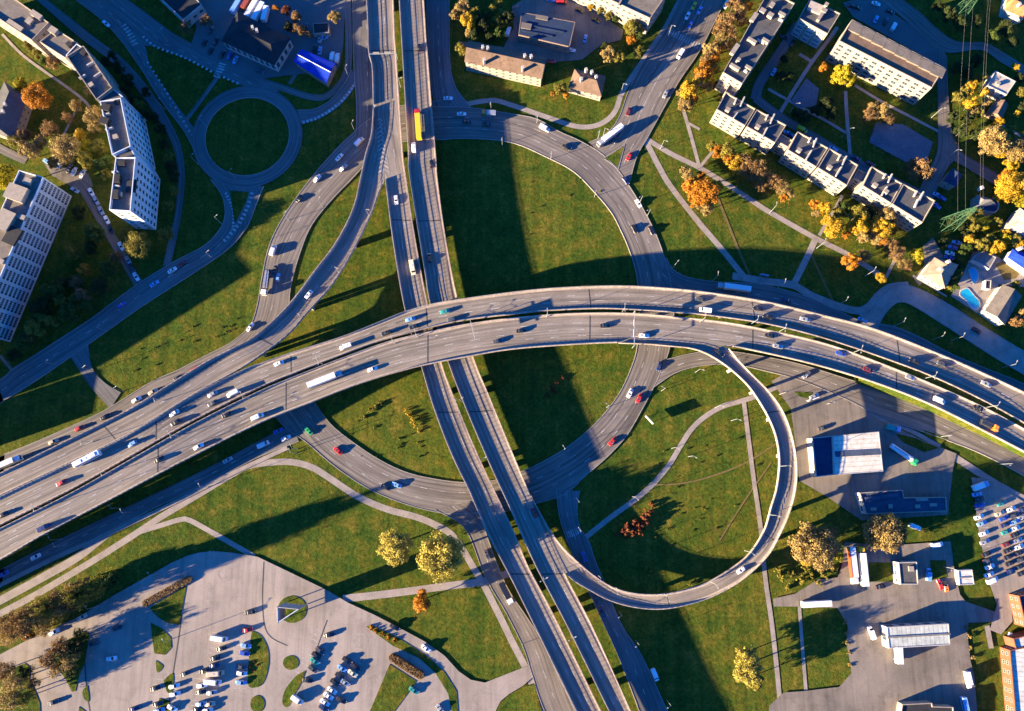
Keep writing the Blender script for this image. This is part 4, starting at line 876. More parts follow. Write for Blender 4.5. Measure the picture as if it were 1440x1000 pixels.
def pitched(name, label, cat, eave_px, h, rise, wall, roof, hip=0.0, chim=(), win=None, group=None, over=0.45, ridge=None):
    """gable (hip=0) or hipped roof over four eave corners seen in the photo"""
    P = ccw([Vector((*G(x, y, h).xy, 0)) for x, y in eave_px]); c = sum(P, Vector()) / 4; root = empty(name, c); tag(root, label, cat, group); Q = [p - c for p in P]
    if (Q[1] - Q[0]).length < (Q[2] - Q[1]).length: Q = Q[1:] + Q[:1]
    mb = MB(); I = offset(Q, over); m0 = (I[0] + I[3]) / 2; m1 = (I[1] + I[2]) / 2
    mb.prism([(p.x, p.y) for p in I], 0, h - 0.02, top=False)
    if hip == 0: mb.add([(I[0].x, I[0].y, h - .02), (I[3].x, I[3].y, h - .02), (m0.x, m0.y, h + rise - .15)], [(0, 2, 1)]); mb.add([(I[1].x, I[1].y, h - .02), (I[2].x, I[2].y, h - .02), (m1.x, m1.y, h + rise - .15)], [(0, 1, 2)])
    mb.build('wall', W[wall], root)
    r0 = (Q[0] + Q[3]) / 2; r1 = (Q[1] + Q[2]) / 2; d = r1 - r0; r0, r1 = r0 + d * hip, r1 - d * hip; up = Vector((0, 0, 1))
    T = [Q[0] + up * (h + .05), Q[1] + up * (h + .05), Q[2] + up * (h + .05), Q[3] + up * (h + .05), r0 + up * (h + rise), r1 + up * (h + rise)]
    Bt = [p - up * 0.2 for p in T]; mb = MB()
    F = [(0, 1, 5, 4), (2, 3, 4, 5)] + ([(3, 0, 4), (1, 2, 5)] if hip else [])
    mb.add(T + Bt, F + [tuple(6 + i for i in f[::-1]) for f in F] + [(0, 6, 7, 1), (1, 7, 8, 2), (2, 8, 9, 3), (3, 9, 6, 0)] + ([] if hip else [(0, 4, 10, 6), (4, 3, 9, 10), (1, 7, 11, 5), (5, 11, 8, 2)]))
    rf = mb.build('roof', RF[roof], root)
    if ridge:
        m_ = MB(); m_.tube(r0 + up * (h + rise + .05), r1 + up * (h + rise + .05), 0.22, n=6); m_.build('ridge_cap', W[ridge], rf)
    if win:
        fl, bay, ww, wh = win
        for i in range(4):
            a, b = I[i], I[(i + 1) % 4]; dd = b - a; nn = Vector((dd.y, -dd.x, 0)).normalized(); mid = (a + b) / 2 + c
            if nn.dot(-mid) > 0: facade_windows(root, a, b, 0.5, h, fl, max(1, int(dd.length / bay)), ww, wh)
    for q in chim:
        p = G(q[0], q[1], h + rise * 0.8) - c; zt = h + rise + 0.9; m_ = MB(); m_.box((p.x, p.y, (zt + h) / 2), (1.0, 1.4, zt - h), 0.3); m_.box((p.x, p.y, zt + .06), (1.25, 1.65, .12), 0.3); m_.build('chimney', W['white'], rf)
    return root
# stepped towers, upper left
grpT = 'stepped tower blocks'
block('apartment_block', 'first stepped flats at the top left corner, long low roof with skylights', 'apartment block', [(-14,-26),(70,33),(46,58),(-36,4)], 18, 'cream', 'taupe', (5,3.2,1.6,1.5,'plain'), 0.8, [(52,22,6,2.5,1.6),(22,36,9,2.0,1.0),(42,30,3,3,1.2)], grpT)
block('apartment_block', 'short stepped flats joining the long low roof to the towers', 'apartment block', [(80,42),(110,61),(93,83),(57,60)], 18, 'cream', 'taupe', (5,3.2,1.6,1.5,'plain'), 0.8, [(98,63,2.2,2.6,1.4,40,'black'),(76,44,4,3,2)], grpT)
block('apartment_block', 'tower with three roof courts, uppermost of the tall stepped towers', 'apartment block', [(120,67),(160,126),(138,143),(96,82)], 22, 'cream', 'taupe', (7,3.3,1.6,1.5,'plain'), 1.6, [(118,74,2.6,2.6,1.2,57,'black'),(129,120,2,2,1.6),(152,126,2.6,2.2,1.0,57,'black')], grpT, fins=((124,94,133,89),(134,110,144,103),(113,112,122,107)))
block('apartment_block', 'tower with blue white window face, middle of the tall stepped towers', 'apartment block', [(172,140),(186,208),(160,220),(143,145)], 22, 'blue', 'taupe', (7,3.3,1.7,1.5,'plain'), 1.6, [(165,143,2.6,2.0,1.2,75,'black'),(150,152,3,4,2.2,75,'black'),(148,171,3,4,2.2,75,'black'),(163,193,2,2,1.6),(179,207,3,2.0,1.0,75,'black')], grpT, fins=((146,163,156,161),(150,184,160,181)))
block('apartment_block', 'tower standing alone at the lower end of the stepped row', 'apartment block', [(165,224),(193,223),(186,299),(156,297)], 22, 'blue', 'taupe', (7,3.3,1.7,1.5,'plain'), 1.6, [(172,230,3,2.4,1.6,0,'black'),(166,252,2.4,4,2.2,0,'black'),(164,274,2.4,4,2.2,0,'black'),(168,273,2,2,1.6),(185,262,4,6,1.0,0,'black')], grpT, fins=((160,262,170,263),(159,243,168,243)))
r_ = block('apartment_block', 'long slab of flats with a white gridded balcony face at the left edge', 'apartment block', [(28,240),(62,250),(-32,468),(-70,454)], 21, 'panel', 'taupe', (8,6.2,5.4,2.1,'loggia'), 0.7, [(24,272,9,7,2.4),(8,310,9,7,2.2,66),(40,256,3,3,1.5),(32,306,3,2,1.6),(18,332,8,6,1.2,66,'black'),(2,368,3,2,1.6)], None)
def lifted(L, h): return [pix(G(x, y, 0) + Vector((0, 0, h))) for x, y in L]
block('apartment_block', 'tall slab of flats just beyond the left edge, its shadow crosses the grass wedge', 'apartment block', lifted([(-16,508),(-244,648),(-266,616),(-38,478)], 25), 25, 'panel', 'taupe', None, 0.7)
block('apartment_block', 'low flats just beyond the left edge, shading the dark grass corner', 'apartment block', lifted([(-44,584),(-60,648),(-110,662),(-96,598)], 12), 12, 'panel', 'taupe', None, 0.7)
pitched('house', 'long house with a dark slate roof beside the orange tree', 'house', [(6,115),(38,138),(18,196),(-24,182)], 6, 3.2, 'cream', 'dark', 0.12, [(9,148),(6,158)], (2,3.5,1.2,1.4))
block('workshop', 'dark flat roofed workshop with a pale end wall at the top edge', 'workshop', [(196,-30),(258,29),(284,7),(236,-44)], 6, 'white', 'black', (1,4,2,1.6,'plain'), 0.4)
pitched('warehouse', 'dark roofed warehouse with white arched bays near the blue roof', 'warehouse', [(311,58),(386,92),(409,54),(334,16)], 7, 2.2, 'white', 'black', 0.2, [(356,40),(362,44)], (1,3.2,2.0,3.6))
pitched('shed', 'bright blue roofed shed with a pale ridge line', 'shed', [(424,69),(472,89),(459,117),(413,87)], 5, 0.9, 'brown', 'blue', 0.0, (), (1,4,1.4,1.4), ridge='blue')
block('shed', 'small dark shed with a pale front among parked cars', 'shed', [(440,33),(462,32),(463,46),(441,48)], 3.5, 'cream', 'black', (1,3,1.4,1.2,'plain'), 0.25)
block('office_building', 'white fronted office block at the top edge beside the avenue', 'office building', [(796,-28),(914,27),(938,-8),(836,-62)], 13, 'cream', 'taupe', (3,3.0,1.5,1.5,'plain'), 0.6, [(875,-2,0.6,9,0.8)])
pitched('house', 'long brown gabled house with a white front and four chimney pairs', 'house', [(659,57),(769,81),(762,111),(653,87)], 8.0, 3.2, 'cream', 'brown', 0.0, [(679,68),(686,69),(738,80),(747,81),(681,86),(735,97)], (3,3.4,1.2,1.3))
pitched('house', 'small hip roofed brown house beside the ring road', 'house', [(808,97),(852,107),(846,136),(799,123)], 5.2, 3.6, 'cream', 'brown', 0.25, [(824,100),(832,103),(838,110),(817,113)], (2,3.0,1.1,1.3))
block('workshop', 'deep blue flat roofed workshop in the shaded yard', 'workshop', [(733,17),(809,31),(801,66),(729,49)], 6, 'brown', 'navy', (1,4,1.6,1.4,'plain'), 0.05, [(765,40,20,0.6,0.3,-12,'navy'),(755,47,16,0.6,0.3,-12,'navy'),(740,37,5,3,0.6,-12,'taupe'),(762,25,6,2.0,0.5,-12,'taupe')])
for lab, pts, hh in (('narrow link added to stop sunlight between the low flats and the uppermost tower', [(108,62),(122,70),(100,84),(93,78)], 21.6), ('narrow link added to stop sunlight between the uppermost and middle towers', [(157,123),(174,137),(150,149),(138,141)], 21.6), ('narrow link added to stop sunlight between the middle and lower towers', [(183,206),(193,224),(165,226),(160,218)], 21.6)):
    block('added_link', lab, 'added link', pts, hh, 'blue', 'dark', None, 0.3, (), grpT)  # links added between the towers to block stray bands of sunlight
# housing estate, upper right
ge = 'blocks of the white housing estate'
block('apartment_block', 'tall slab of flats beside the avenue, dark roof with white vents', 'apartment block', [(1080,-12),(1117,6),(1043,119),(1016,103)], 14, 'cream', 'dark', (5,3.4,1.6,1.5,'plain'), 0.8,
  [(1072,16,2.6,2.2,1.8),(1083,22,2.6,2.2,1.8),(1099,21,3.4,1.6,1.8),(1057,58,4.5,1.4,1.8),(1076,58,3.4,1.4,1.8),(1033,95,5,1.4,1.8),(1052,96,3.2,1.4,1.8),(1060,25,2,5,1.5),(1033,70,2,6,1.5),(1038,85,1.6,1.6,1.8),(1085,8,2,3,1.5)], ge, fins=((1074,62,1064,57),(1094,28,1100,31),(1046,100,1050,103)))
block('apartment_block', 'low connecting flats at the corner below the tall slab', 'apartment block', [(1027,117),(1040,123),(1031,136),(1019,130)], 9, 'cream', 'dark', (3,3,1.4,1.4,'plain'), 0.6, (), ge)
VS = lambda x, y: [(x, y, 2.0, 1.6, 1.9)]
def terrace(lab, pts, v, fins, h=12, link=False):
    block('apartment_block', lab, 'apartment block', pts, h, 'cream', 'dark' if not link else 'grey', (4,3.2,1.9,1.6,'plain'), 0.8, [(x, y, 2.0, 1.7, 1.9) for x, y in v], ge, fins=fins)
terrace('first flats of the terrace, at its upper left corner', [(1020,131),(1062,154),(1047,178),(1007,155)], [(1023,155)], ((1035,140,1032,147),(1046,138,1040,151),(1036,160,1030,168)))
terrace('second flats of the terrace, sharing a wall with the corner flats', [(1063.5,155),(1105,177),(1089,202),(1049,179)], [(1065,179)], ((1079,163,1076,169),(1088,162,1082,175),(1078,181,1071,194)))
terrace('low grey link with a dark roof court between the second and third flats', [(1097,188),(1115,199),(1107,208),(1091,199)], [], (), 9, True)
terrace('third flats of the terrace, behind the brown bare trees', [(1121,186),(1164,209),(1147,236),(1107,212)], [(1123,212)], ((1139,195,1136,201),(1147,196,1142,208),(1140,213,1132,226)))
terrace('fourth flats of the terrace, before the narrow stepped link', [(1165.5,209.5),(1206,233),(1190,262),(1149,237)], [(1166,236)], ((1181,219,1177,226),(1189,221,1183,233),(1182,236,1174,249)))
terrace('low grey link between the fourth and fifth flats of the terrace', [(1206,238),(1220,246),(1213,258),(1199,251)], [], (), 9, True)
terrace('fifth flats of the terrace, above the golden trees', [(1225,235),(1268,259),(1252,287),(1212,262)], [(1230,261)], ((1244,246,1241,251),(1253,246,1247,258),(1246,264,1238,276)))
terrace('sixth flats at the lower right end of the terrace', [(1269.5,259.5),(1314,283),(1296,314),(1253.5,288)], [(1245,270)], ((1288,270,1284,277),(1297,271,1291,283),(1290,281,1285,292)))
block('apartment_block', 'square flats with open balconies between the slab and the school', 'apartment block', [(1138,0),(1181,20),(1163,49),(1123,27)], 12, 'cream', 'dark', (4,4.6,3.4,1.6,'loggia'), 0.7, [(1148,12,8,5,0.8,-26,'pale'),(1158,16,2.4,2,2),(1161,8,1.6,2,2.2),(1153,24,1.4,5,1.6)], ge)
block('school', 'long sunlit building with a ribbed two band roof', 'school', [(1197,29),(1327,97),(1309,125),(1179,59)], 15, 'cream', 'brown', (5,4.2,2.6,1.7,'plain'), 0.9, [(1203+k*16.5,40+k*8.7,6.0,5.0,0.9,-27.5,'taupe') for k in range(8)])
block('house', 'pale flat roofed house among dark gardens', 'house', [(1399,100),(1428,115),(1415,134),(1388,121)], 6, 'white', 'pale', (2,3,1.3,1.3,'plain'), 0.4, [(1403,118,1.6,1.6,1.2)])
pitched('house', 'small weathered house just below the pale flat roofed house', 'house', [(1401,140),(1418,147),(1409,168),(1389,158)], 4, 2.0, 'brown', 'brown', 0.0)
pitched('house', 'orange roofed house in the top right corner', 'house', [(1418,-12),(1452,6),(1442,26),(1413,14)], 5.5, 2.6, 'white', 'orange', 0.2, [(1432,8)])
pitched('house', 'square dark slate house beside the estate street', 'house', [(1340,236),(1353,245),(1345,263),(1326,254)], 6, 2.0, 'cream', 'navy', 0.3, (), (2,3,1.2,1.3))
pitched('villa', 'grey hip roofed villa behind the pylon top', 'villa', [(1372,274),(1392,279),(1402,288),(1372,292)], 5, 2.2, 'cream', 'grey', 0.3, [(1379,265)])
block('house', 'round ended annexe with a dark terrace behind the pylon', 'house', [(1391,281),(1398,279),(1404,287),(1403,295),(1398,300),(1378,297),(1374,291)], 4, 'cream', 'navy', None, 0.8)
pitched('villa', 'pale cream villa at the right edge below the golden tree', 'villa', [(1434,292),(1456,304),(1446,334),(1414,320)], 6, 2.6, 'white', 'pale', 0.25, (), (2,3,1.2,1.3))
pitched('villa', 'pinkish hip roofed villa above the house street', 'villa', [(1314,362),(1348,372),(1329,406),(1296,387)], 6, 3.4, 'white', 'pink', 0.28, [(1332,369),(1321,379)], (2,3.2,1.3,1.3))
pitched('villa', 'grey roofed villa beside the two pools', 'villa', [(1410,400),(1437,416),(1413,457),(1385,437)], 6, 1.8, 'white', 'taupe', 0.0, (), (2,3.2,1.3,1.3))
pitched('villa', 'bright blue roofed villa at the right edge by the patio', 'villa', [(1424,350),(1460,362),(1452,386),(1417,362)], 5.5, 2.2, 'white', 'blue', 0.2, [(1434,350)])
block('pavilion', 'small dark green pavilion on the pale patio', 'pavilion', [(1386,394),(1394,394),(1393,407),(1385,406)], 2.6, 'grey', 'black', None, 0.2)
block('garden_house', 'grey flat garden house at the head of the patio', 'garden house', [(1383,354),(1401,362),(1391,379),(1378,371),(1366,366),(1372,358)], 3, 'grey', 'grey', None, 0.2)
def pool(pts, label):
    P = cr([G(x, y, LAY[0] + 0.02) for x, y in pts + pts[:1]], 5)[:-1]; m_ = MB(); m_.prism([(p.x, p.y) for p in P], 0.0, LAY[0] + 0.03); root = empty('pool', (0, 0, 0)); tag(root, label, 'pool', 'pools of the villa')
    m_.build('water', WATER, root); mb = MB(); Q = offset(ccw([Vector((p.x, p.y, 0)) for p in P]), -0.5); O = ccw([Vector((p.x, p.y, 0)) for p in P]); n = len(O)
    vs = [(p.x, p.y, LAY[0] + .06) for p in O] + [(p.x, p.y, LAY[0] + .06) for p in Q] + [(p.x, p.y, 0) for p in Q]; mb.add(vs, [(i, (i + 1) % n, n + (i + 1) % n, n + i) for i in range(n)] + [(n + i, n + (i + 1) % n, 2 * n + (i + 1) % n, 2 * n + i) for i in range(n)]); mb.build('rim', W['white'], root)
WATER = plain('pool_water', (0.008, 0.30, 0.48), 0.35)
pool([(1352,409),(1360,406),(1366,412),(1371,418),(1376,423),(1377,431),(1371,435),(1365,430),(1359,422),(1351,415)], 'large kidney shaped turquoise pool by the villa')
pool([(1363,380),(1368,377),(1374,382),(1375,391),(1370,398),(1366,390)], 'small oval turquoise pool on the dark paving')
# filling station, sheds and yards, lower right
cb = block('canopy', 'filling station canopy with a white roof and blue end', 'canopy', [(1171,613),(1236,607),(1242,663),(1173,668)], 6.6, 'white', 'cream', None, 0.12, [(1206,637,20,2.4,0.08,3,'slate')])
block('canopy', 'dark blue flat annexe at the left end of the station canopy', 'canopy', [(1141.5,616),(1170.3,613),(1172.3,668),(1147,671)], 6, 'white', 'navy', None, 0.5)
block('shop', 'station shop with a long dark blue roof and pale rim', 'shop', [(1208,693),(1269,689),(1271,700),(1330,699),(1331,719),(1218,723)], 5, 'white', 'slate', (1,3.4,2.2,1.8,'plain'), 0.5, [(1240,699,15,1.6,0.7,8,'slate'),(1296,702,5,1.4,0.8),(1290,712,2,1.4,0.6),(1312,710,3,1.2,0.5),(1252,712,1.6,1.6,0.6),(1228,716,2.4,1.2,0.5)], par_mat='cream')
block('shed', 'long pale green grey shed in the lower yard', 'shed', [(1247,882),(1334,877),(1336,907),(1250,912)], 6, 'white', 'greenish', (1,5,3,3,'plain'), 0.15, [(1292,894,27,0.5,0.2,3,'grey')])
block('kiosk', 'dark roofed kiosk with a white left wall in the lower yard', 'kiosk', [(1263,791),(1289,790),(1291,822),(1266,822)], 6, 'white', 'dark', (1,3,1.6,1.6,'plain'), 0.3, [(1281,800,2,2,0.7)])
block('shed', 'small white glass roofed shed beside the full car park', 'shed', [(1347,802),(1367,801),(1370,822),(1349,823)], 3.2, 'white', 'white', None, 0.2, [(1358,812,5,0.3,0.15,3,'grey')])
block('depot', 'orange walled depot with a white roof at the right edge', 'depot', [(1419,914),(1470,904),(1500,1060),(1432,1060)], 6, 'orange', 'white', (2,3.6,1.6,1.5,'plain'), 0.5)
block('depot', 'white roofed front wing of the orange depot', 'depot', [(1424,898),(1470,886),(1474,903),(1428,913)], 6, 'orange', 'white', None, 0.5)
block('office_building', 'orange edged blue roofed building at the right edge by the car park', 'office building', [(1432,838),(1480,826),(1490,876),(1442,882)], 7, 'orange', 'navy', (2,3.2,1.4,1.4,'plain'), 0.4)
block('garage', 'dark roofed garage at the bottom edge of the lower yard', 'garage', [(1268,990),(1310,988),(1311,993),(1340,994),(1342,1030),(1262,1030)], 4, 'cream', 'black', None, 0.5)
# triangular advertising tower on the round island
tw = empty('advertising_tower', G(413, 858)); tag(tw, 'tall triangular advertising tower on the round grass island', 'tower'); o_ = tw.location
V3 = [G(389.5, 854, 14.5) - o_, G(419, 857, 14.5) - o_, G(390, 876, 14.5) - o_]; cen = sum(V3, Vector()) / 3
for i in range(3):
    a, b = V3[i], V3[(i + 1) % 3]; d = b - a; m_ = MB(); m_.box(((a.x + b.x) / 2, (a.y + b.y) / 2, 9.2), (d.length - 0.35, 0.25, 10.6), math.atan2(d.y, d.x)); m_.build('panel', W['white'] if i == 0 else W['blue'], tw)
    m_ = MB(); m_.tube((a.x, a.y, 0), (a.x, a.y, 14.6), 0.24, n=8); m_.build('leg', M['steel'], tw)
# ------------------------------------------------------------------ vehicles
def paint(name, c, coat=0.7, metal=0.0): return plain(name, c, 0.35, metal, coat, 0.04)
PAINT = {'rust': paint('rust_paint', (0.30,0.062,0.02)), 'white': paint('white_paint', (0.72,0.72,0.73)), 'black': paint('black_paint', (0.012,0.012,0.014)), 'silver': paint('silver_paint', (0.40,0.41,0.43), 0.6, 0.4),
 'red': paint('red_paint', (0.42,0.015,0.012)), 'blue': paint('blue_paint', (0.02,0.07,0.36)), 'dark grey': paint('grey_paint', (0.055,0.058,0.065)), 'light blue': paint('light_blue_paint', (0.17,0.34,0.60)),
 'yellow': paint('yellow_paint', (0.70,0.47,0.015)), 'green': paint('green_paint', (0.02,0.30,0.10)), 'orange': paint('orange_paint', (0.66,0.20,0.025)), 'beige': paint('beige_paint', (0.50,0.42,0.30)),
 'dark red': paint('dark_red_paint', (0.13,0.012,0.012)), 'teal': paint('teal_paint', (0.02,0.24,0.22)), 'dark blue': paint('dark_blue_paint', (0.012,0.025,0.10)), 'cream': paint('cream_paint', (0.68,0.60,0.40))}
LAMPW = plain('lamp_glass', (0.75, 0.75, 0.72), 0.2); LAMPR = plain('tail_glass', (0.45, 0.01, 0.01), 0.3)
VM = {}
def sect(x, w_, z0, z1, c=0.12):     # rounded body section across the car, 8 points
    return [(x, -w_ + c, z0), (x, w_ - c, z0), (x, w_, z0 + c), (x, w_, z1 - c * 1.4), (x, w_ - c, z1), (x, -w_ + c, z1), (x, -w_, z1 - c * 1.4), (x, -w_, z0 + c)]
def wheel_mesh(r, wd):
    mb = MB(); mb.tube((0, -wd / 2, 0), (0, wd / 2, 0), r, n=12, m=0)
    for s in (-1, 1): mb.tube((0, s * wd / 2, 0), (0, s * (wd / 2 + 0.015), 0), r * 0.6, n=10, m=1)
    return mb.mesh('wheel', [M['tyre'], M['steel']])
WH = wheel_mesh(0.33, 0.22); WHB = wheel_mesh(0.5, 0.32)
def car_parts(kind):
    if kind in VM: return VM[kind]
    b = MB(); g = MB(); ro = MB(); wh = []; lights = []
    if kind in ('car', 'hatchback', 'suv'):
        L = {'car': 4.6, 'hatchback': 4.1, 'suv': 4.7}[kind]; Wd = 0.90 if kind != 'suv' else 0.95; H = {'car': 1.46, 'hatchback': 1.5, 'suv': 1.72}[kind]; h = L / 2; bz = 0.92 if kind != 'suv' else 1.05
        prof = [(-h, .74, .34, bz - .18), (-h + .18, .85, .26, bz - .04), (-h + .7, Wd, .22, bz), (-.3, Wd, .22, bz), (h - 1.5, Wd, .22, bz - .02), (h - .8, Wd - .02, .22, bz - .10), (h - .22, .84, .26, bz - .2), (h, .70, .36, bz - .32)]
        b.loft([sect(*p) for p in prof])
        rear = -h + (0.95 if kind == 'car' else 0.25); front = h - 1.45
        base = [(rear, .76), (front, .78)]; top0, top1 = rear + (.55 if kind == 'car' else .3), front - .75
        vs = [(rear, -.78, bz - .02), (rear, .78, bz - .02), (front, .78, bz - .03), (front, -.78, bz - .03), (top0, -.62, H - .05), (top0, .62, H - .05), (top1, .62, H - .05), (top1, -.62, H - .05)]
        g.add(vs, [(0, 1, 5, 4), (1, 2, 6, 5), (2, 3, 7, 6), (3, 0, 4, 7), (4, 5, 6, 7)])
        ro.box(((top0 + top1) / 2, 0, H - .02), (top1 - top0 + .12, 1.30, .07))
        for sy in (-1, 1):
            ro.tube((top1, sy * .63, H - .04), (front + .02, sy * .79, bz - .01), .045, n=5); ro.tube((top0, sy * .63, H - .04), (rear - .02, sy * .79, bz - .01), .06, n=5); ro.tube(((top0 + top1) / 2 - .1, sy * .64, H - .04), (-.15, sy * .80, bz), .05, n=5)
            ro.box((front - .25, sy * (Wd + .1), bz + .05), (.14, .2, .12))
        wh = [(h - .85, s * (Wd - .1), .33, WH) for s in (-1, 1)] + [(-h + .8, s * (Wd - .1), .33, WH) for s in (-1, 1)]
        for s in (-1, 1): b.box((h - .10, s * .56, bz - .30), (.16, .34, .14), 0, 1); b.box((-h + .06, s * .62, bz - .16), (.12, .26, .18), 0, 2)
    elif kind in ('van', 'minibus'):
        L, Wd, H = (5.4, 1.0, 2.2) if kind == 'van' else (7.0, 1.05, 2.6); h = L / 2
        prof = [(-h, .90, .35, H - .1), (-h + .12, Wd, .3, H), (h - 2.0, Wd, .3, H), (h - 1.55, Wd, .3, H - .08), (h - .9, Wd, .3, 1.28), (h - .2, .93, .3, 1.05), (h, .82, .4, .9)]
        b.loft([sect(*p, .14) for p in prof])
        g.add([(h - 1.48, -.84, H - .16), (h - 1.48, .84, H - .16), (h - .92, .92, 1.36), (h - .92, -.92, 1.36)], [(0, 1, 2, 3)]); g.v = [(x + .05, y, z + .06) for x, y, z in g.v]
        for s in (-1, 1): g.box((h - 1.75, s * (Wd + .005), 1.62), (.9, .03, .5))
        if kind == 'minibus':
            for s in (-1, 1): g.box((-.4, s * (Wd + .005), 1.75), (L - 3.2, .03, .62))
        wh = [(h - 1.05, s * (Wd - .12), .36, WH) for s in (-1, 1)] + [(-h + 1.05, s * (Wd - .12), .36, WH) for s in (-1, 1)]
        ro.box((-.6, 0, H + .03), (.8, .7, .06))
        for s in (-1, 1): b.box((h - .06, s * .66, .8), (.14, .26, .16), 0, 1); b.box((-h + .02, s * .84, 1.1), (.06, .12, .5), 0, 2)
    elif kind == 'bus':
        L, Wd, H = 12.0, 1.25, 3.1; h = L / 2
        b.loft([sect(x, w_, .35, z, .2) for x, w_, z in ((-h, 1.1, H - .15), (-h + .2, Wd, H), (h - .5, Wd, H), (h, 1.12, H - .2))])
        for s in (-1, 1): g.box((0, s * (Wd + .005), 2.1), (L - 1.2, .03, .9))
        g.box((h + .0, 0, 1.9), (.04, 2.0, 1.3)); ro.box((2.8, 0, H + .08), (1.4, 1.3, .16)); ro.box((-3.0, 0, H + .12), (2.6, 1.6, .24)); ro.box((0, 0, H + .05), (.8, .8, .1))
        wh = [(x, s * (Wd - .18), .5, WHB) for x in (3.6, -3.0) for s in (-1, 1)]
    VM[kind] = (b, g, ro, wh); return VM[kind]
MESHC = {}
def car_mesh(kind, colour, lite):
    k = (kind, colour, lite)
    if k not in MESHC:
        b, g, ro, wh = car_parts(kind); mb = MB(); mb.add(b.v, b.f); mb.m = list(b.m); mb.add(ro.v, ro.f)
        mats = [PAINT[colour], LAMPW, LAMPR]
        if lite:
            mb.add(g.v, g.f, 3); mats += [M['glass'], M['tyre']]
            for x, y, z, me in wh: mb.tube((x, y - .12, z), (x, y + .12, z), z, n=10, m=4)
        MESHC[k] = mb.mesh(kind, mats)
        if ('g', kind) not in MESHC: MESHC[('g', kind)] = g.mesh('window', M['glass'])
    return MESHC[k]
def nearest(line, px, py):
    return min(LINES[line], key=lambda q: (q[0] - px) ** 2 + (q[1] - py) ** 2)
WORD = {'car': 'car', 'hatchback': 'hatchback', 'suv': 'tall car', 'van': 'van', 'minibus': 'minibus', 'bus': 'bus'}
def vehicle(px, py, kind, colour, place, z, ang, lite=False, key=None, end='the left', note=''):
    hh = {'car': .7, 'hatchback': .75, 'suv': .85, 'van': 1.1, 'minibus': 1.3, 'bus': 1.5}[kind]
    p = G(px, py, z + hh); me = car_mesh(kind, colour, lite)
    nm = {'car': 'car', 'hatchback': 'car', 'suv': 'car'}.get(kind, kind)
    if lite: o = inst(nm, me, None, (p.x, p.y, z), ang)
    else:
        o = empty(nm, (p.x, p.y, z), ang); inst('body', me, o); inst('window', MESHC[('g', kind)], o)
        for x, y, zz, wm in car_parts(kind)[3]: inst('wheel', wm, o, (x, y, zz))
    reg(o, f'{colour} {WORD[kind]}', place, nm, 'vehicles ' + place, px if key is None else key, end)
    return o
K = {'c': 'car', 'h': 'hatchback', 's': 'suv', 'v': 'van', 'm': 'minibus', 'b': 'bus'}
def on(line, place, flip, L, vert=False, off=None):
    for q in L:
        px, py, k, col = q[:4]; s = nearest(line, px, py); a = s[5] + (math.pi if flip else 0) + (math.pi if len(q) > 4 else 0)
        vehicle(px, py, K[k], col, place, s[4] + 0.01, a, key=py if vert else px, end='the top' if vert else 'the left')
on('upper_carriageway', 'on the upper curved carriageway', True, [(123,645,'b','white'),(86,679,'c','red'),(3,724,'c','black'),(186,624,'h','light blue'),(245,581,'c','white'),(247,594,'c','black'),(299,554,'c','silver'),(299,567,'c','dark grey'),(327,553,'v','white'),(392,511,'c','white'),(486,487,'v','white'),(543,468,'s','black'),(577,449,'c','light blue'),(582,459,'c','black'),(626,438,'c','teal'),(636,449,'c','dark grey'),(992,436,'v','white'),(1066,434,'c','black'),(1080,445,'s','black'),(1132,449,'c','silver'),(1286,508,'s','black'),(1325,512,'c','dark grey'),(1387,540,'c','silver'),(985,421,'c','dark grey')])  # last dark grey car is added where only a sign's shadow falls
on('lower_carriageway', 'on the lower curved carriageway', False, [(62,742,'v','dark blue'),(224,646,'c','black'),(279,628,'c','white'),(319,583,'c','black'),(362,586,'v','white'),(524,519,'c','white'),(733,465,'c','black'),(851,458,'c','black'),(906,472,'c','white'),(700,480,'c','dark grey'),(1094,487,'c','silver'),(1083,472,'c','black'),(1182,497,'c','blue'),(1221,520,'c','dark red'),(1280,531,'h','silver'),(1321,563,'v','white'),(1376,574,'c','black')])
on('loop_ramp', 'on the loop ramp', False, [(1012,496,'c','black'),(1042,802,'h','white')])
on('diagonal_ramp', 'on the diagonal ramp', False, [(434,414,'c','white')])
on('left_deck', 'on the left straight deck', False, [(557,281,'c','white'),(580,376,'m','cream')], True)
on('right_deck', 'on the right straight deck', True, [(582,207,'v','white'),(590,67,'c','black'),(607,230,'c','black'),(604,363,'c','black'),(751,721,'c','red')], True)
on('frontage_road', 'on the frontage road left of the diagonal ramp', False, [(75,621,'c','beige'),(112,602,'c','red'),(148,586,'c','black'),(192,562,'c','white'),(215,551,'c','beige'),(251,531,'c','black'),(277,519,'v','red'),(327,491,'c','black'),(352,460,'c','white'),(384,352,'v','white'),(391,390,'h','light blue'),(387,379,'c','black'),(421,279,'c','black'),(446,251,'c','white'),(477,221,'c','white'),(505,199,'v','white'),(483,236,'c','silver')])
on('ring_road', 'on the ring road', False, [(630,138,'c','white'),(649,160,'c','white'),(657,171,'c','black'),(685,175,'c','black'),(766,180,'v','white'),(797,207,'c','black'),(880,254,'c','dark blue'),(898,286,'c','white'),(892,322,'c','black'),(916,324,'c','black'),(886,553,'c','white'),(899,560,'c','red'),(861,621,'c','red'),(434,606,'c','green'),(475,634,'c','red'),(542,685,'c','black'),(558,682,'c','light blue'),(927,515,'c','dark blue')])
on('southwest_road', 'on the road along the lower viaduct edge', False, [(391,606,'c','blue'),(402,616,'c','white'),(370,625,'v','white'),(320,647,'c','silver'),(50,783,'c','white'),(5,807,'c','blue')])
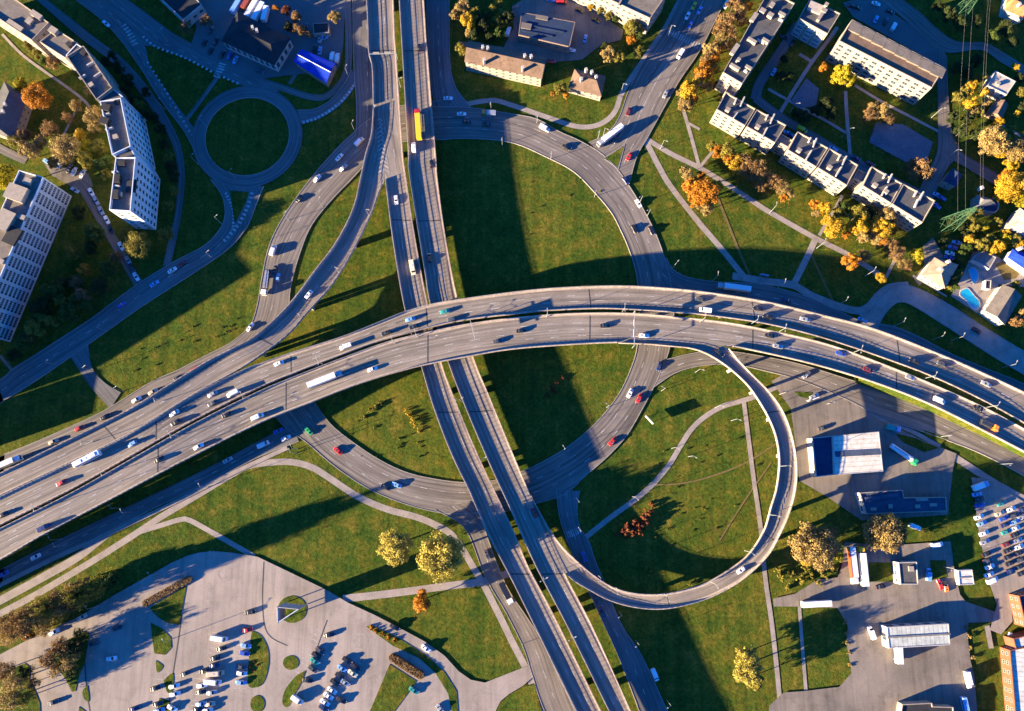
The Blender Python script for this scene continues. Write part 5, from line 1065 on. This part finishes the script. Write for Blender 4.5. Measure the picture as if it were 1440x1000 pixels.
on('northeast_avenue', 'on the avenue', False, [(885,220,'c','red'),(884,157,'c','dark red'),(936,132,'c','silver'),(957,76,'v','white'),(976,8,'c','yellow'),(967,22,'c','white'),(984,14,'c','light blue'),(971,34,'c','blue'),(1022,5,'v','white'),(866,196,'c','dark grey')], True)
on('east_street', 'on the street above the curved viaduct', False, [(1213,450,'c','light blue'),(1107,422,'c','dark blue')])
on('house_street', 'on the street to the villas', False, [(1374,465,'c','dark red')])
on('lower_frontage_east', 'on the shaded road right of the straight viaduct', False, [(821,783,'c','blue'),(847,863,'c','dark blue'),(842,845,'c','dark grey'),(921,949,'v','white')], True)
on('lower_frontage', 'on the road left of the straight viaduct', False, [(685,780,'c','dark grey')])
on('service_street', 'on the long shaded street of the left', False, [(171,429,'h','blue'),(217,399,'c','light blue'),(242,380,'c','white'),(257,370,'c','dark red')])
on('avenue', 'on the shaded avenue of the upper left', False, [(149,33,'c','white')])
on('residential_street', 'on the residential street below the towers', False, [(128,270,'c','white'),(135,282,'c','silver'),(142,296,'c','silver'),(150,309,'c','white'),(156,322,'c','black'),(170,346,'c','white'),(180,366,'c','silver'),(185,376,'c','black'),(191,389,'c','white')], True)
def park(place, ang, L, z=0.05, end='the left', vert=False):
    for q in L:
        px, py, k, col = q[:4]; a = q[4] if len(q) > 4 else ang
        vehicle(px, py, K[k], col, place, z, R(a), True, key=py if vert else px, end='the top' if vert else 'the left')
park('in the small yard by the long gridded slab', 70, [(66,227,'c','light blue',150),(84,231,'c','white'),(97,237,'c','dark grey'),(104,241,'c','white'),(116,244,'c','white'),(105,267,'c','silver',-30)], 0.1)
park('in the shaded yard by the dark warehouse', 68, [(323,78,'c','blue'),(331,84,'c','light blue'),(312,76,'c','black'),(287,60,'c','black'),(296,71,'c','black'),(303,58,'c','black'),(296,42,'c','dark grey'),(365,100,'c','dark grey',-25)], 0.15)
park('in the yard by the bright blue roof', 85, [(450,71,'c','light blue'),(467,79,'v','white'),(474,81,'v','white'),(442,69,'c','black'),(455,53,'c','light blue',15),(450,54,'c','silver'),(430,38,'c','dark blue')], 0.15)
park('in the yard by the deep blue workshop', 10, [(715,44,'v','white',75),(775,0,'c','light blue',-5),(790,2,'v','red',-5),(815,14,'c','black',-28),(838,28,'c','black',-30),(823,54,'c','light blue',75),(775,86,'c','red',-5),(803,70,'c','white',-10)], 0.15)
park('along the back street of the housing estate', -28, [(1088,101,'c','light blue',60),(1108,187,'c','light blue'),(1113,190,'c','blue'),(1128,182,'v','yellow'),(1172,209,'c','light blue'),(1204,222,'c','dark blue'),(1224,230,'c','dark red'),(1318,274,'c','light blue'),(1324,278,'c','blue'),(1317,289,'c','blue',-40),(1102,52,'c','black'),(1115,60,'c','black',60)], 0.32)
park('in the lot behind the ribbed roof building', 60, [(1232,5,'c','white',-20),(1252,16,'c','black',-30),(1232,27,'c','light blue'),(1257,37,'v','white'),(1205,10,'c','dark red',-20),(1246,30,'c','black'),(1198,8,'c','black',-20)], 0.2)
park('beside the pinkish hip roofed villa', 165, [(1346,341,'c','light blue'),(1340,348,'c','blue'),(1336,356,'c','white'),(1335,362,'c','blue')], 0.15)
park('on the filling station forecourt', 25, [(1145,557,'c','silver'),(1134,527,'c','silver',40),(1157,602,'c','dark grey',15),(1287,741,'v','white',-20)], 0.33)
park('in the lower right yard', 15, [(1318,766,'v','white',10),(1306,808,'v','light blue',80),(1322,822,'c','red',110),(1330,825,'c','orange',100),(1239,825,'c','black',10),(1226,890,'v','white',105),(1362,956,'m','white',-82),(1420,897,'c','white',70),(1357,992,'m','light blue',-82)], 0.45)
BL = pz + 0.02
park('in the beige plaza car park', 8, [(308.5,898,'m','white',-8),(312,912,'c','black',15),(348,886,'c','red',10),(346,908,'c','light blue',-8),(344,919,'c','blue',-8),(303,926,'c','black'),(302,936,'c','dark blue'),(288,944,'c','black'),(303,947,'m','beige',4),(299,959,'m','white',-5),(284,964,'c','white'),(283,973,'c','black'),(298,974,'c','silver'),(283,990,'c','light blue'),(295,990,'c','beige'),(278,998,'c','black'),(292,999,'c','white'),(340,947,'c','white',-5),(339,960,'c','light blue',-5),(340,938,'c','dark grey',-5),(245,965,'c','white',12),(246,976,'c','white',12),(219,968,'c','black',15),(242,996,'c','white',-25),(222,990,'c','black',15),(224,999,'c','light blue',15),(261,947,'c','dark grey',20)], BL)
park('in the slanted rows of the beige plaza', -32, [(463,893,'c','black',10),(450,915,'c','dark grey'),(445,922,'c','black'),(443,930,'c','teal'),(440,941,'c','dark grey'),(433,957,'c','black',-5),(418,984,'v','white'),(488,929,'c','black'),(481,940,'c','light blue'),(496,947,'c','cream'),(500,938,'c','black'),(478,951,'c','black'),(471,960,'c','black'),(485,960,'c','silver'),(467,971,'c','white'),(462,979,'c','white'),(457,988,'c','white'),(455,996,'c','dark blue'),(480,985,'c','black',-25),(582,971,'c','teal',-30),(555,882,'c','black',-28),(599,912,'c','white',-35),(619,997,'c','silver',-50)], BL)
park('along the left lanes of the plaza', 28, [(115,868,'c','beige'),(76,889,'c','white'),(165,883,'c','black',18),(133,905,'c','dark grey',12),(157,926,'c','white',8),(75,988,'c','dark grey',15),(352,861,'c','black',8),(189,997,'c','dark blue',15)], BL)
CP = cpz + 0.01
park('in the left row of the full car park', 20, [(1374,695,'c','light blue',10),(1378,702,'c','black',10),(1378,711,'c','blue',10),(1377,727,'c','white'),(1381,736,'c','light blue'),(1384,750,'c','white'),(1385,762,'c','silver'),(1388,779,'c','black'),(1389,788,'c','dark grey'),(1392,797,'c','white'),(1391,808,'c','white'),(1396,816,'v','white')], CP, vert=True, end='the top')
park('in the middle row of the full car park', 22, [(1409,708,'c','teal'),(1406,722,'c','beige'),(1422,716,'c','white'),(1412,729,'c','blue'),(1414,738,'c','dark blue'),(1415,748,'c','teal'),(1417,765,'c','dark red'),(1418,774,'c','black'),(1419,783,'c','black'),(1421,792,'c','black'),(1422,802,'c','dark blue')], CP, vert=True, end='the top')
park('in the right row of the full car park', 22, [(1427,725,'c','dark grey'),(1427,734,'c','light blue'),(1428,743,'c','white'),(1428,752,'c','black'),(1431,760,'c','silver'),(1433,769,'c','white'),(1433,778,'c','black'),(1436,787,'c','dark grey'),(1434,797,'c','black'),(1438,806,'c','black'),(1439,716,'c','dark blue'),(1438,727,'c','silver')], CP, vert=True, end='the top')
# lorries
def lorry(px, py, z, ang, label, cab, box, L=13.0, cabL=2.6, gap=0.5, Hb=3.9, Hc=3.2, flat=False, roofc=None, side=None, name='truck', tanker=False, cat='truck'):
    p = G(px, py, z + 2.5); root = empty(name, (p.x, p.y, z), ang); tag(root, label, cat, 'lorries and trailers'); T = L + cabL + gap; x0 = -T / 2
    if cabL:
        m_ = MB(); c = x0 + L + gap; m_.loft([sect(c + q, w_, .55, zz, .15) for q, w_, zz in ((0, 1.22, Hc), (cabL * .65, 1.22, Hc), (cabL * .92, 1.2, Hc - .35), (cabL, 1.15, 2.0))]); m_.build('cab', PAINT[cab], root)
        m_ = MB(); m_.add([(c + cabL * .95 + .04, -1.05, 2.75), (c + cabL * .95 + .04, 1.05, 2.75), (c + cabL + .03, 1.05, 1.75), (c + cabL + .03, -1.05, 1.75)], [(0, 1, 2, 3)])
        for s in (-1, 1): m_.box((c + cabL * .6, s * 1.23, 2.2), (.9, .04, .8))
        m_.build('window', M['glass'], root)
    m_ = MB(); m_.box((0, 0, .85), (T - .6, 1.0, .35)); m_.build('chassis', M['chassis'], root)
    if tanker:
        m_ = MB(); m_.tube((x0, 0, 2.3), (x0 + L, 0, 2.3), 1.2, n=16); m_.build('tank', PAINT[box], root)
        m_ = MB(); m_.box((x0 + L / 2, 0, 3.52), (L * .8, .5, .08)); m_.build('walkway', M['steel'], root)
    elif flat:
        m_ = MB(); m_.box((x0 + L / 2, 0, 1.2), (L, 2.5, .3))
        for k in range(7):
            xx = x0 + .2 + k * (L - .4) / 6
            for s in (-1, 1): m_.box((xx, s * 1.2, 2.1), (.12, .1, 1.5))
        m_.build('bed', M['chassis'], root); m_ = MB()
        for k in range(4): m_.box((x0 + L / 2, -0.75 + k * .5, 1.75), (L * .85, .38, .8 + .2 * (k % 2)), 0.01 * k)
        m_.build('load', PAINT[box], root)
    else:
        m_ = MB(); m_.loft([sect(x0 + q, 1.25, 1.1, Hb, .06) for q in (0, L * .33, L * .66, L)]); m_.build('box', PAINT[box], root)
        m_ = MB()
        for k in range(1, 6): m_.box((x0 + L * k / 6, 0, Hb + .015), (.08, 2.4, .03))
        m_.build('roof_ribs', PAINT[roofc or box], root)
        if side: m_ = MB(); m_.box((x0 + L / 2, -1.40, 2.6), (L - .2, .3, 2.7)); m_.build('side_curtain', PAINT[side], root)
    for x in ((x0 + 1.2, x0 + 2.5, x0 + 3.8) if L > 8 else (x0 + 1.3,)) + ((x0 + L + gap + cabL * .5,) if cabL else ()):
        for s in (-1, 1): inst('wheel', WHB, root, (x, s * 1.02, .5))
    return root
def onl(line, px, py, flip=0):
    s = nearest(line, px, py); return s[4] + .01, s[5] + math.pi * flip
z, a = onl('lower_carriageway', 457, 533); lorry(457, 533, z, a, 'long white articulated lorry on the lower curved carriageway', 'silver', 'white')
z, a = onl('lower_carriageway', 1393, 599); lorry(1393, 598, z, a, 'orange cabbed truck with a dark open bed on the lower curved carriageway', 'orange', 'dark grey', 5.5, 2.3, .4, flat=True)
z, a = onl('right_deck', 588, 174, 0); lorry(588, 174, z, R(95), 'yellow curtain sided lorry with a red cab on the straight viaduct', 'red', 'yellow')
z, a = onl('frontage_road', 13, 650); lorry(10, 651, z, a, 'white box lorry on the frontage road at the left edge', 'white', 'white', 9.5, 2.3)
z, a = onl('frontage_road', 373, 398); lorry(373, 396, z, a + math.pi, 'grey flatbed lorry with a white cab on the frontage road bend', 'white', 'silver', 10, 2.4, flat=True)
z, a = onl('ring_road', 684, 157); lorry(687, 158, z, R(176), 'short grey truck with an orange cab on the ring road', 'orange', 'silver', 4.6, 2.2, .3, 2.9)
z, a = onl('ring_road', 858, 190); lorry(858, 190, z, R(219), 'long white lorry turning at the mouth of the avenue', 'silver', 'white', 12.5)
z, a = onl('east_street', 1033, 404); lorry(1032, 404, z, R(172), 'white articulated lorry in the shade above the curved viaduct', 'silver', 'white', 12.5)
lorry(1272, 639, .3, R(-36), 'white tanker lorry with a green cab at the filling station', 'green', 'white', 11, 2.4, tanker=True)
lorry(1257, 602, .3, R(-15), 'small turquoise truck behind the filling station canopy', 'light blue', 'teal', 4, 2, .3, 2.8)
lorry(1200, 795, .4, R(-88), 'orange sided trailer with a white roof and white cab in the lower yard', 'white', 'white', 13, 2.4, side='rust')
lorry(1214, 796, .4, R(91), 'white trailer with a yellow cab beside the orange sided trailer', 'yellow', 'white', 14, 2.4)
lorry(1148, 849, .4, R(3), 'lone white box trailer parked above the square lawn', 'white', 'white', 12.5, 0, 0, name='trailer', cat='trailer')
lorry(1264, 921, .4, R(88), 'white box trailer half under the long pale shed', 'white', 'white', 7, 0, 0, name='trailer', cat='trailer')
lorry(1380, 683, CP, R(20), 'white box van truck at the head of the full car park', 'light blue', 'white', 5.2, 1.9, .2, 3.0)
lorry(712, 834, .35, R(-62), 'black covered truck with a white cab on the road left of the straight viaduct', 'white', 'black', 7.5, 2.2, .3, 3.4)
for x, y, a, lab in ((334, 6, 65, 'blue grey trailer, leftmost in the row at the top edge'), (354, 12, 65, 'white ribbed trailer beside the rust coloured container at the top edge'), (363, 17, 66, 'white trailer in the middle of the row at the top edge'), (373, 20, 80, 'white trailer, rightmost in the row at the top edge')):
    lorry(x, y, .15, R(a), lab, 'white', 'light blue' if x < 340 else 'white', 11 if x < 370 else 8, 0, 0, name='trailer', cat='trailer')
lorry(347, 4, .15, R(65), 'rust coloured container between the trailers at the top edge', 'white', 'rust', 8, 0, 0, name='trailer', cat='trailer')
# ------------------------------------------------------------------ street lamps
LM = {}
def lamp_meshes():
    m_ = MB(); m_.tube((0, 0, 0), (0, 0, 9.0), .13, .08, 6); m_.tube((0, 0, 0), (0, 0, .6), .2, .2, 6); LM['pole'] = m_.mesh('pole', M['steel'])
    m_ = MB(); m_.tube((0, 0, 8.9), (1.2, 0, 9.3), .06, .05, 5); LM['arm'] = m_.mesh('arm', M['steel'])
    m_ = MB(); m_.loft([[(1.1, -.12, 9.22), (1.1, .12, 9.22), (1.1, .12, 9.36), (1.1, -.12, 9.36)], [(1.5, -.2, 9.26), (1.5, .2, 9.26), (1.5, .2, 9.46), (1.5, -.2, 9.46)], [(2.0, -.14, 9.32), (2.0, .14, 9.32), (2.0, .14, 9.44), (2.0, -.14, 9.44)]]); LM['lamp_head'] = m_.mesh('lamp_head', M['winframe'])
lamp_meshes()
def lamp(px, py, z, ang, place, double=False):
    p = G(px, py, z + 9.2); o = empty('street_lamp', (p.x, p.y, z), ang); inst('pole', LM['pole'], o)
    for k in range(2 if double else 1):
        inst('arm', LM['arm'], o, rz=math.pi * k); inst('lamp_head', LM['lamp_head'], o, rz=math.pi * k)
    reg(o, ('two armed ' if double else '') + 'street lamp', place, 'street lamp', 'street lamps ' + place, px, 'the left')
def lamps(place, line, side, L, z=None, double=False):
    for x, y in L:
        s = nearest(line, x, y); lamp(x, y, s[4] if z is None else z, s[5] + math.pi / 2 * side, place, double)
lamps('in the median of the curved viaduct', 'upper_carriageway', 1, [(46,714),(141,664),(238,611),(340,556),(446,507),(551,477),(584,468),(770,439),(879,432),(992,446),(1066,449),(1105,461),(1212,491),(1316,528),(1404,570)], double=True)
lamps('on the outer rail of the diagonal ramp', 'diagonal_ramp', 1, [(417,440),(470,375),(514,294),(112,620),(215,560)])
lamps('on the loop ramp', 'loop_ramp', 1, [(1107,655),(1092,725),(1057,777),(1007,822),(940,840),(870,830),(845,813)])
lamps('in the gap of the straight viaduct', 'left_deck', 1, [(610,473),(646,561),(679,645),(765,815),(805,898),(560,110)], double=True)
lamps('on the ring road', 'ring_road', -1, [(706,192),(776,212),(844,182),(839,266),(904,275),(915,294),(795,631),(857,570),(936,546),(756,160),(690,142)], 0)
lamps('beside the footpaths inside the loop', 'ring_road', 1, [(951,629),(894,699),(814,742),(811,701),(975,641),(1037,589),(1014,570),(985,519)], 0)
lamps('along the footpaths below the terrace', 'east_street', 1, [(1092,289),(1160,340),(1230,380),(1104,397),(1191,422),(1272,452),(1327,472),(1355,473),(951,370),(1010,387),(1429,512)], 0)
lamps('along the avenue', 'northeast_avenue', 1, [(877,117),(934,197),(945,35),(851,180)], 0)
lamps('along the streets of the upper left', 'avenue', 1, [(224,43),(220,141),(279,165),(321,240),(267,219),(301,305),(289,355),(135,460),(62,509),(115,517),(159,546),(485,95),(494,173),(447,281),(398,300)], 0)
lamps('along the lower road and plaza', 'southwest_road', 1, [(155,715),(171,721),(281,685),(76,769),(70,760),(210,810),(122,857),(297,780),(410,630),(408,636),(38,900),(230,904)], 0)
lamps('by the roads of the lower right', 'lower_frontage_east', -1, [(899,907),(944,993),(875,866),(735,912),(1340,612),(1425,652),(1343,800),(1107,551),(1175,565)], 0)
lamps('by the estate streets', 'estate_street', 1, [(1325,152),(1347,210),(1196,180),(1120,145)], 0)
# ------------------------------------------------------------------ signs and gantries
def gantry(px0, px1, z, label, span_h=6.5, panels=(), leg_both=True):
    a, b = G(*px0, z + span_h), G(*px1, z + span_h); root = empty('sign_gantry', (a.x, a.y, z)); tag(root, label, 'sign gantry', 'sign gantries'); d = b - a; L = d.length; ang = math.atan2(d.y, d.x); root.rotation_euler = (0, 0, ang)
    m_ = MB(); m_.box((L / 2, 0, span_h), (L, .28, .3)); m_.build('beam', M['steel'], root)
    for x in ((0, L) if leg_both else (0,)): m_ = MB(); m_.tube((x, 0, 0), (x, 0, span_h), .14, n=7); m_.build('post', M['steel'], root)
    for x0, x1, hh in panels: m_ = MB(); m_.box(((x0 + x1) / 2, .33, span_h), (x1 - x0, .12, hh)); m_.build('sign_panel', SIGN, root)
SIGN = plain('sign_back', (0.20, 0.20, 0.21), 0.6)
gantry((519,76), (557,75), ZN, 'pale sign gantry spanning the left straight deck near the top', 6.0, [(2, 5, 1.8), (7.5, 10.5, 1.8)])
gantry((892,486), (893,437), ZA, 'pale gantry spanning the lower curved carriageway', 6.0, [(4, 7.5, 2.0), (9, 12, 2.0)])
gantry((661,450), (668,478), ZA, 'cantilever sign arm over the lower curved carriageway, above the crossing', 6.0, [(1.5, 8.0, 3.4)], False)
def board(px, py, ang, wd, h0, h1, label, face, name='billboard'):
    p = G(px, py, h1); root = empty(name, (p.x, p.y, 0), R(ang)); tag(root, label, 'billboard' if name == 'billboard' else 'sign'); m_ = MB(); m_.box((0, 0, (h0 + h1) / 2), (wd, .3, h1 - h0)); m_.build('panel', face, root)
    for s in (-.3, .3): m_ = MB(); m_.tube((s * wd, .2, 0), (s * wd, .2, h1 - .2), .12, n=6); m_.build('post', M['steel'], root)
board(914, 590, -48, 5.0, 2.0, 5.0, 'white billboard on the grass beside the ring road, left of the loop', M['winframe'])
board(1148, 560, 20, 3.0, 3.0, 9.5, 'tall pale price sign at the corner of the filling station', M['white'], 'price_sign')
board(1076, 386, 170, 4.0, 0.4, 2.6, 'low light blue shelter panel beside the pavement above the curved viaduct', PAINT['light blue'], 'bus_shelter_panel')
# ------------------------------------------------------------------ pylon and power lines
PG = plain('pylon_paint', (0.022, 0.075, 0.034), 0.8)
def pylon(base, top, h, label, w0=6.0):
    b = G(*base); t = G(*top, h); root = empty('pylon', b); tag(root, label, 'pylon', 'power line pylons'); lv = [0, .3, .52, .7, .84, .94, 1.0]; R4 = []
    off = Vector((t.x - b.x, t.y - b.y, 0)) * 0.0
    for l in lv:
        k = w0 / 2 * (1 - l) ** 0.9 + 0.35; R4.append([Vector((sx * k, sy * k, h * l)) + off * l for sx, sy in ((-1, -1), (1, -1), (1, 1), (-1, 1))])
    for i in range(4):
        m_ = MB()
        for q, r in zip(R4, R4[1:]): m_.tube(q[i], r[i], .16, n=5)
        m_.build('leg', PG, root)
    m_ = MB()
    for q, r in zip(R4, R4[1:]):
        for i in range(4):
            j = (i + 1) % 4; m_.tube(q[i], r[j], .06, n=4); m_.tube(q[j], r[i], .06, n=4); m_.tube(r[i], r[j], .06, n=4)
    m_.build('lattice_bracing', PG, root); tips = []
    for l, wd in ((.80, 5.2), (.95, 4.0)):
        z = h * l; m_ = MB()
        for s in (-1, 1): m_.tube((s * .4, 0, z - .6), (s * wd, 0, z), .1, n=4); m_.tube((s * .4, .3, z + .3), (s * wd, 0, z), .08, n=4); m_.tube((s * .4, -.3, z + .3), (s * wd, 0, z), .08, n=4); tips.append(Vector((s * wd, 0, z)) + root.location)
        m_.build('cross_arm', PG, root)
    return tips
t1 = pylon((1326, 320), (1371, 290), 25, 'green lattice power pylon among the villas')
t2 = pylon((1340, 28), (1388, -6), 25, 'pale lattice power pylon at the top edge, right side')
for i, (a, b) in enumerate(zip(t1, t2)):
    m_ = MB(); pts = [a.lerp(b, k / 14) - Vector((0, 0, 2.0 * (1 - (2 * k / 14 - 1) ** 2))) for k in range(15)]
    for p, q in zip(pts, pts[1:]): m_.tube(p, q, .012, n=4)
    tag(m_.build('power_cable', M['winframe']), ('lower' if i < 2 else 'upper') + (' left' if i % 2 == 0 else ' right') + ' power cable strung from the green pylon to the top edge', 'power cable', 'power cables')
finish_labels()
for o_ in bpy.data.objects:
    if 'label' in o_ and len(o_['label'].replace(',', '').split()) > 16: print('LONG', o_['label'])
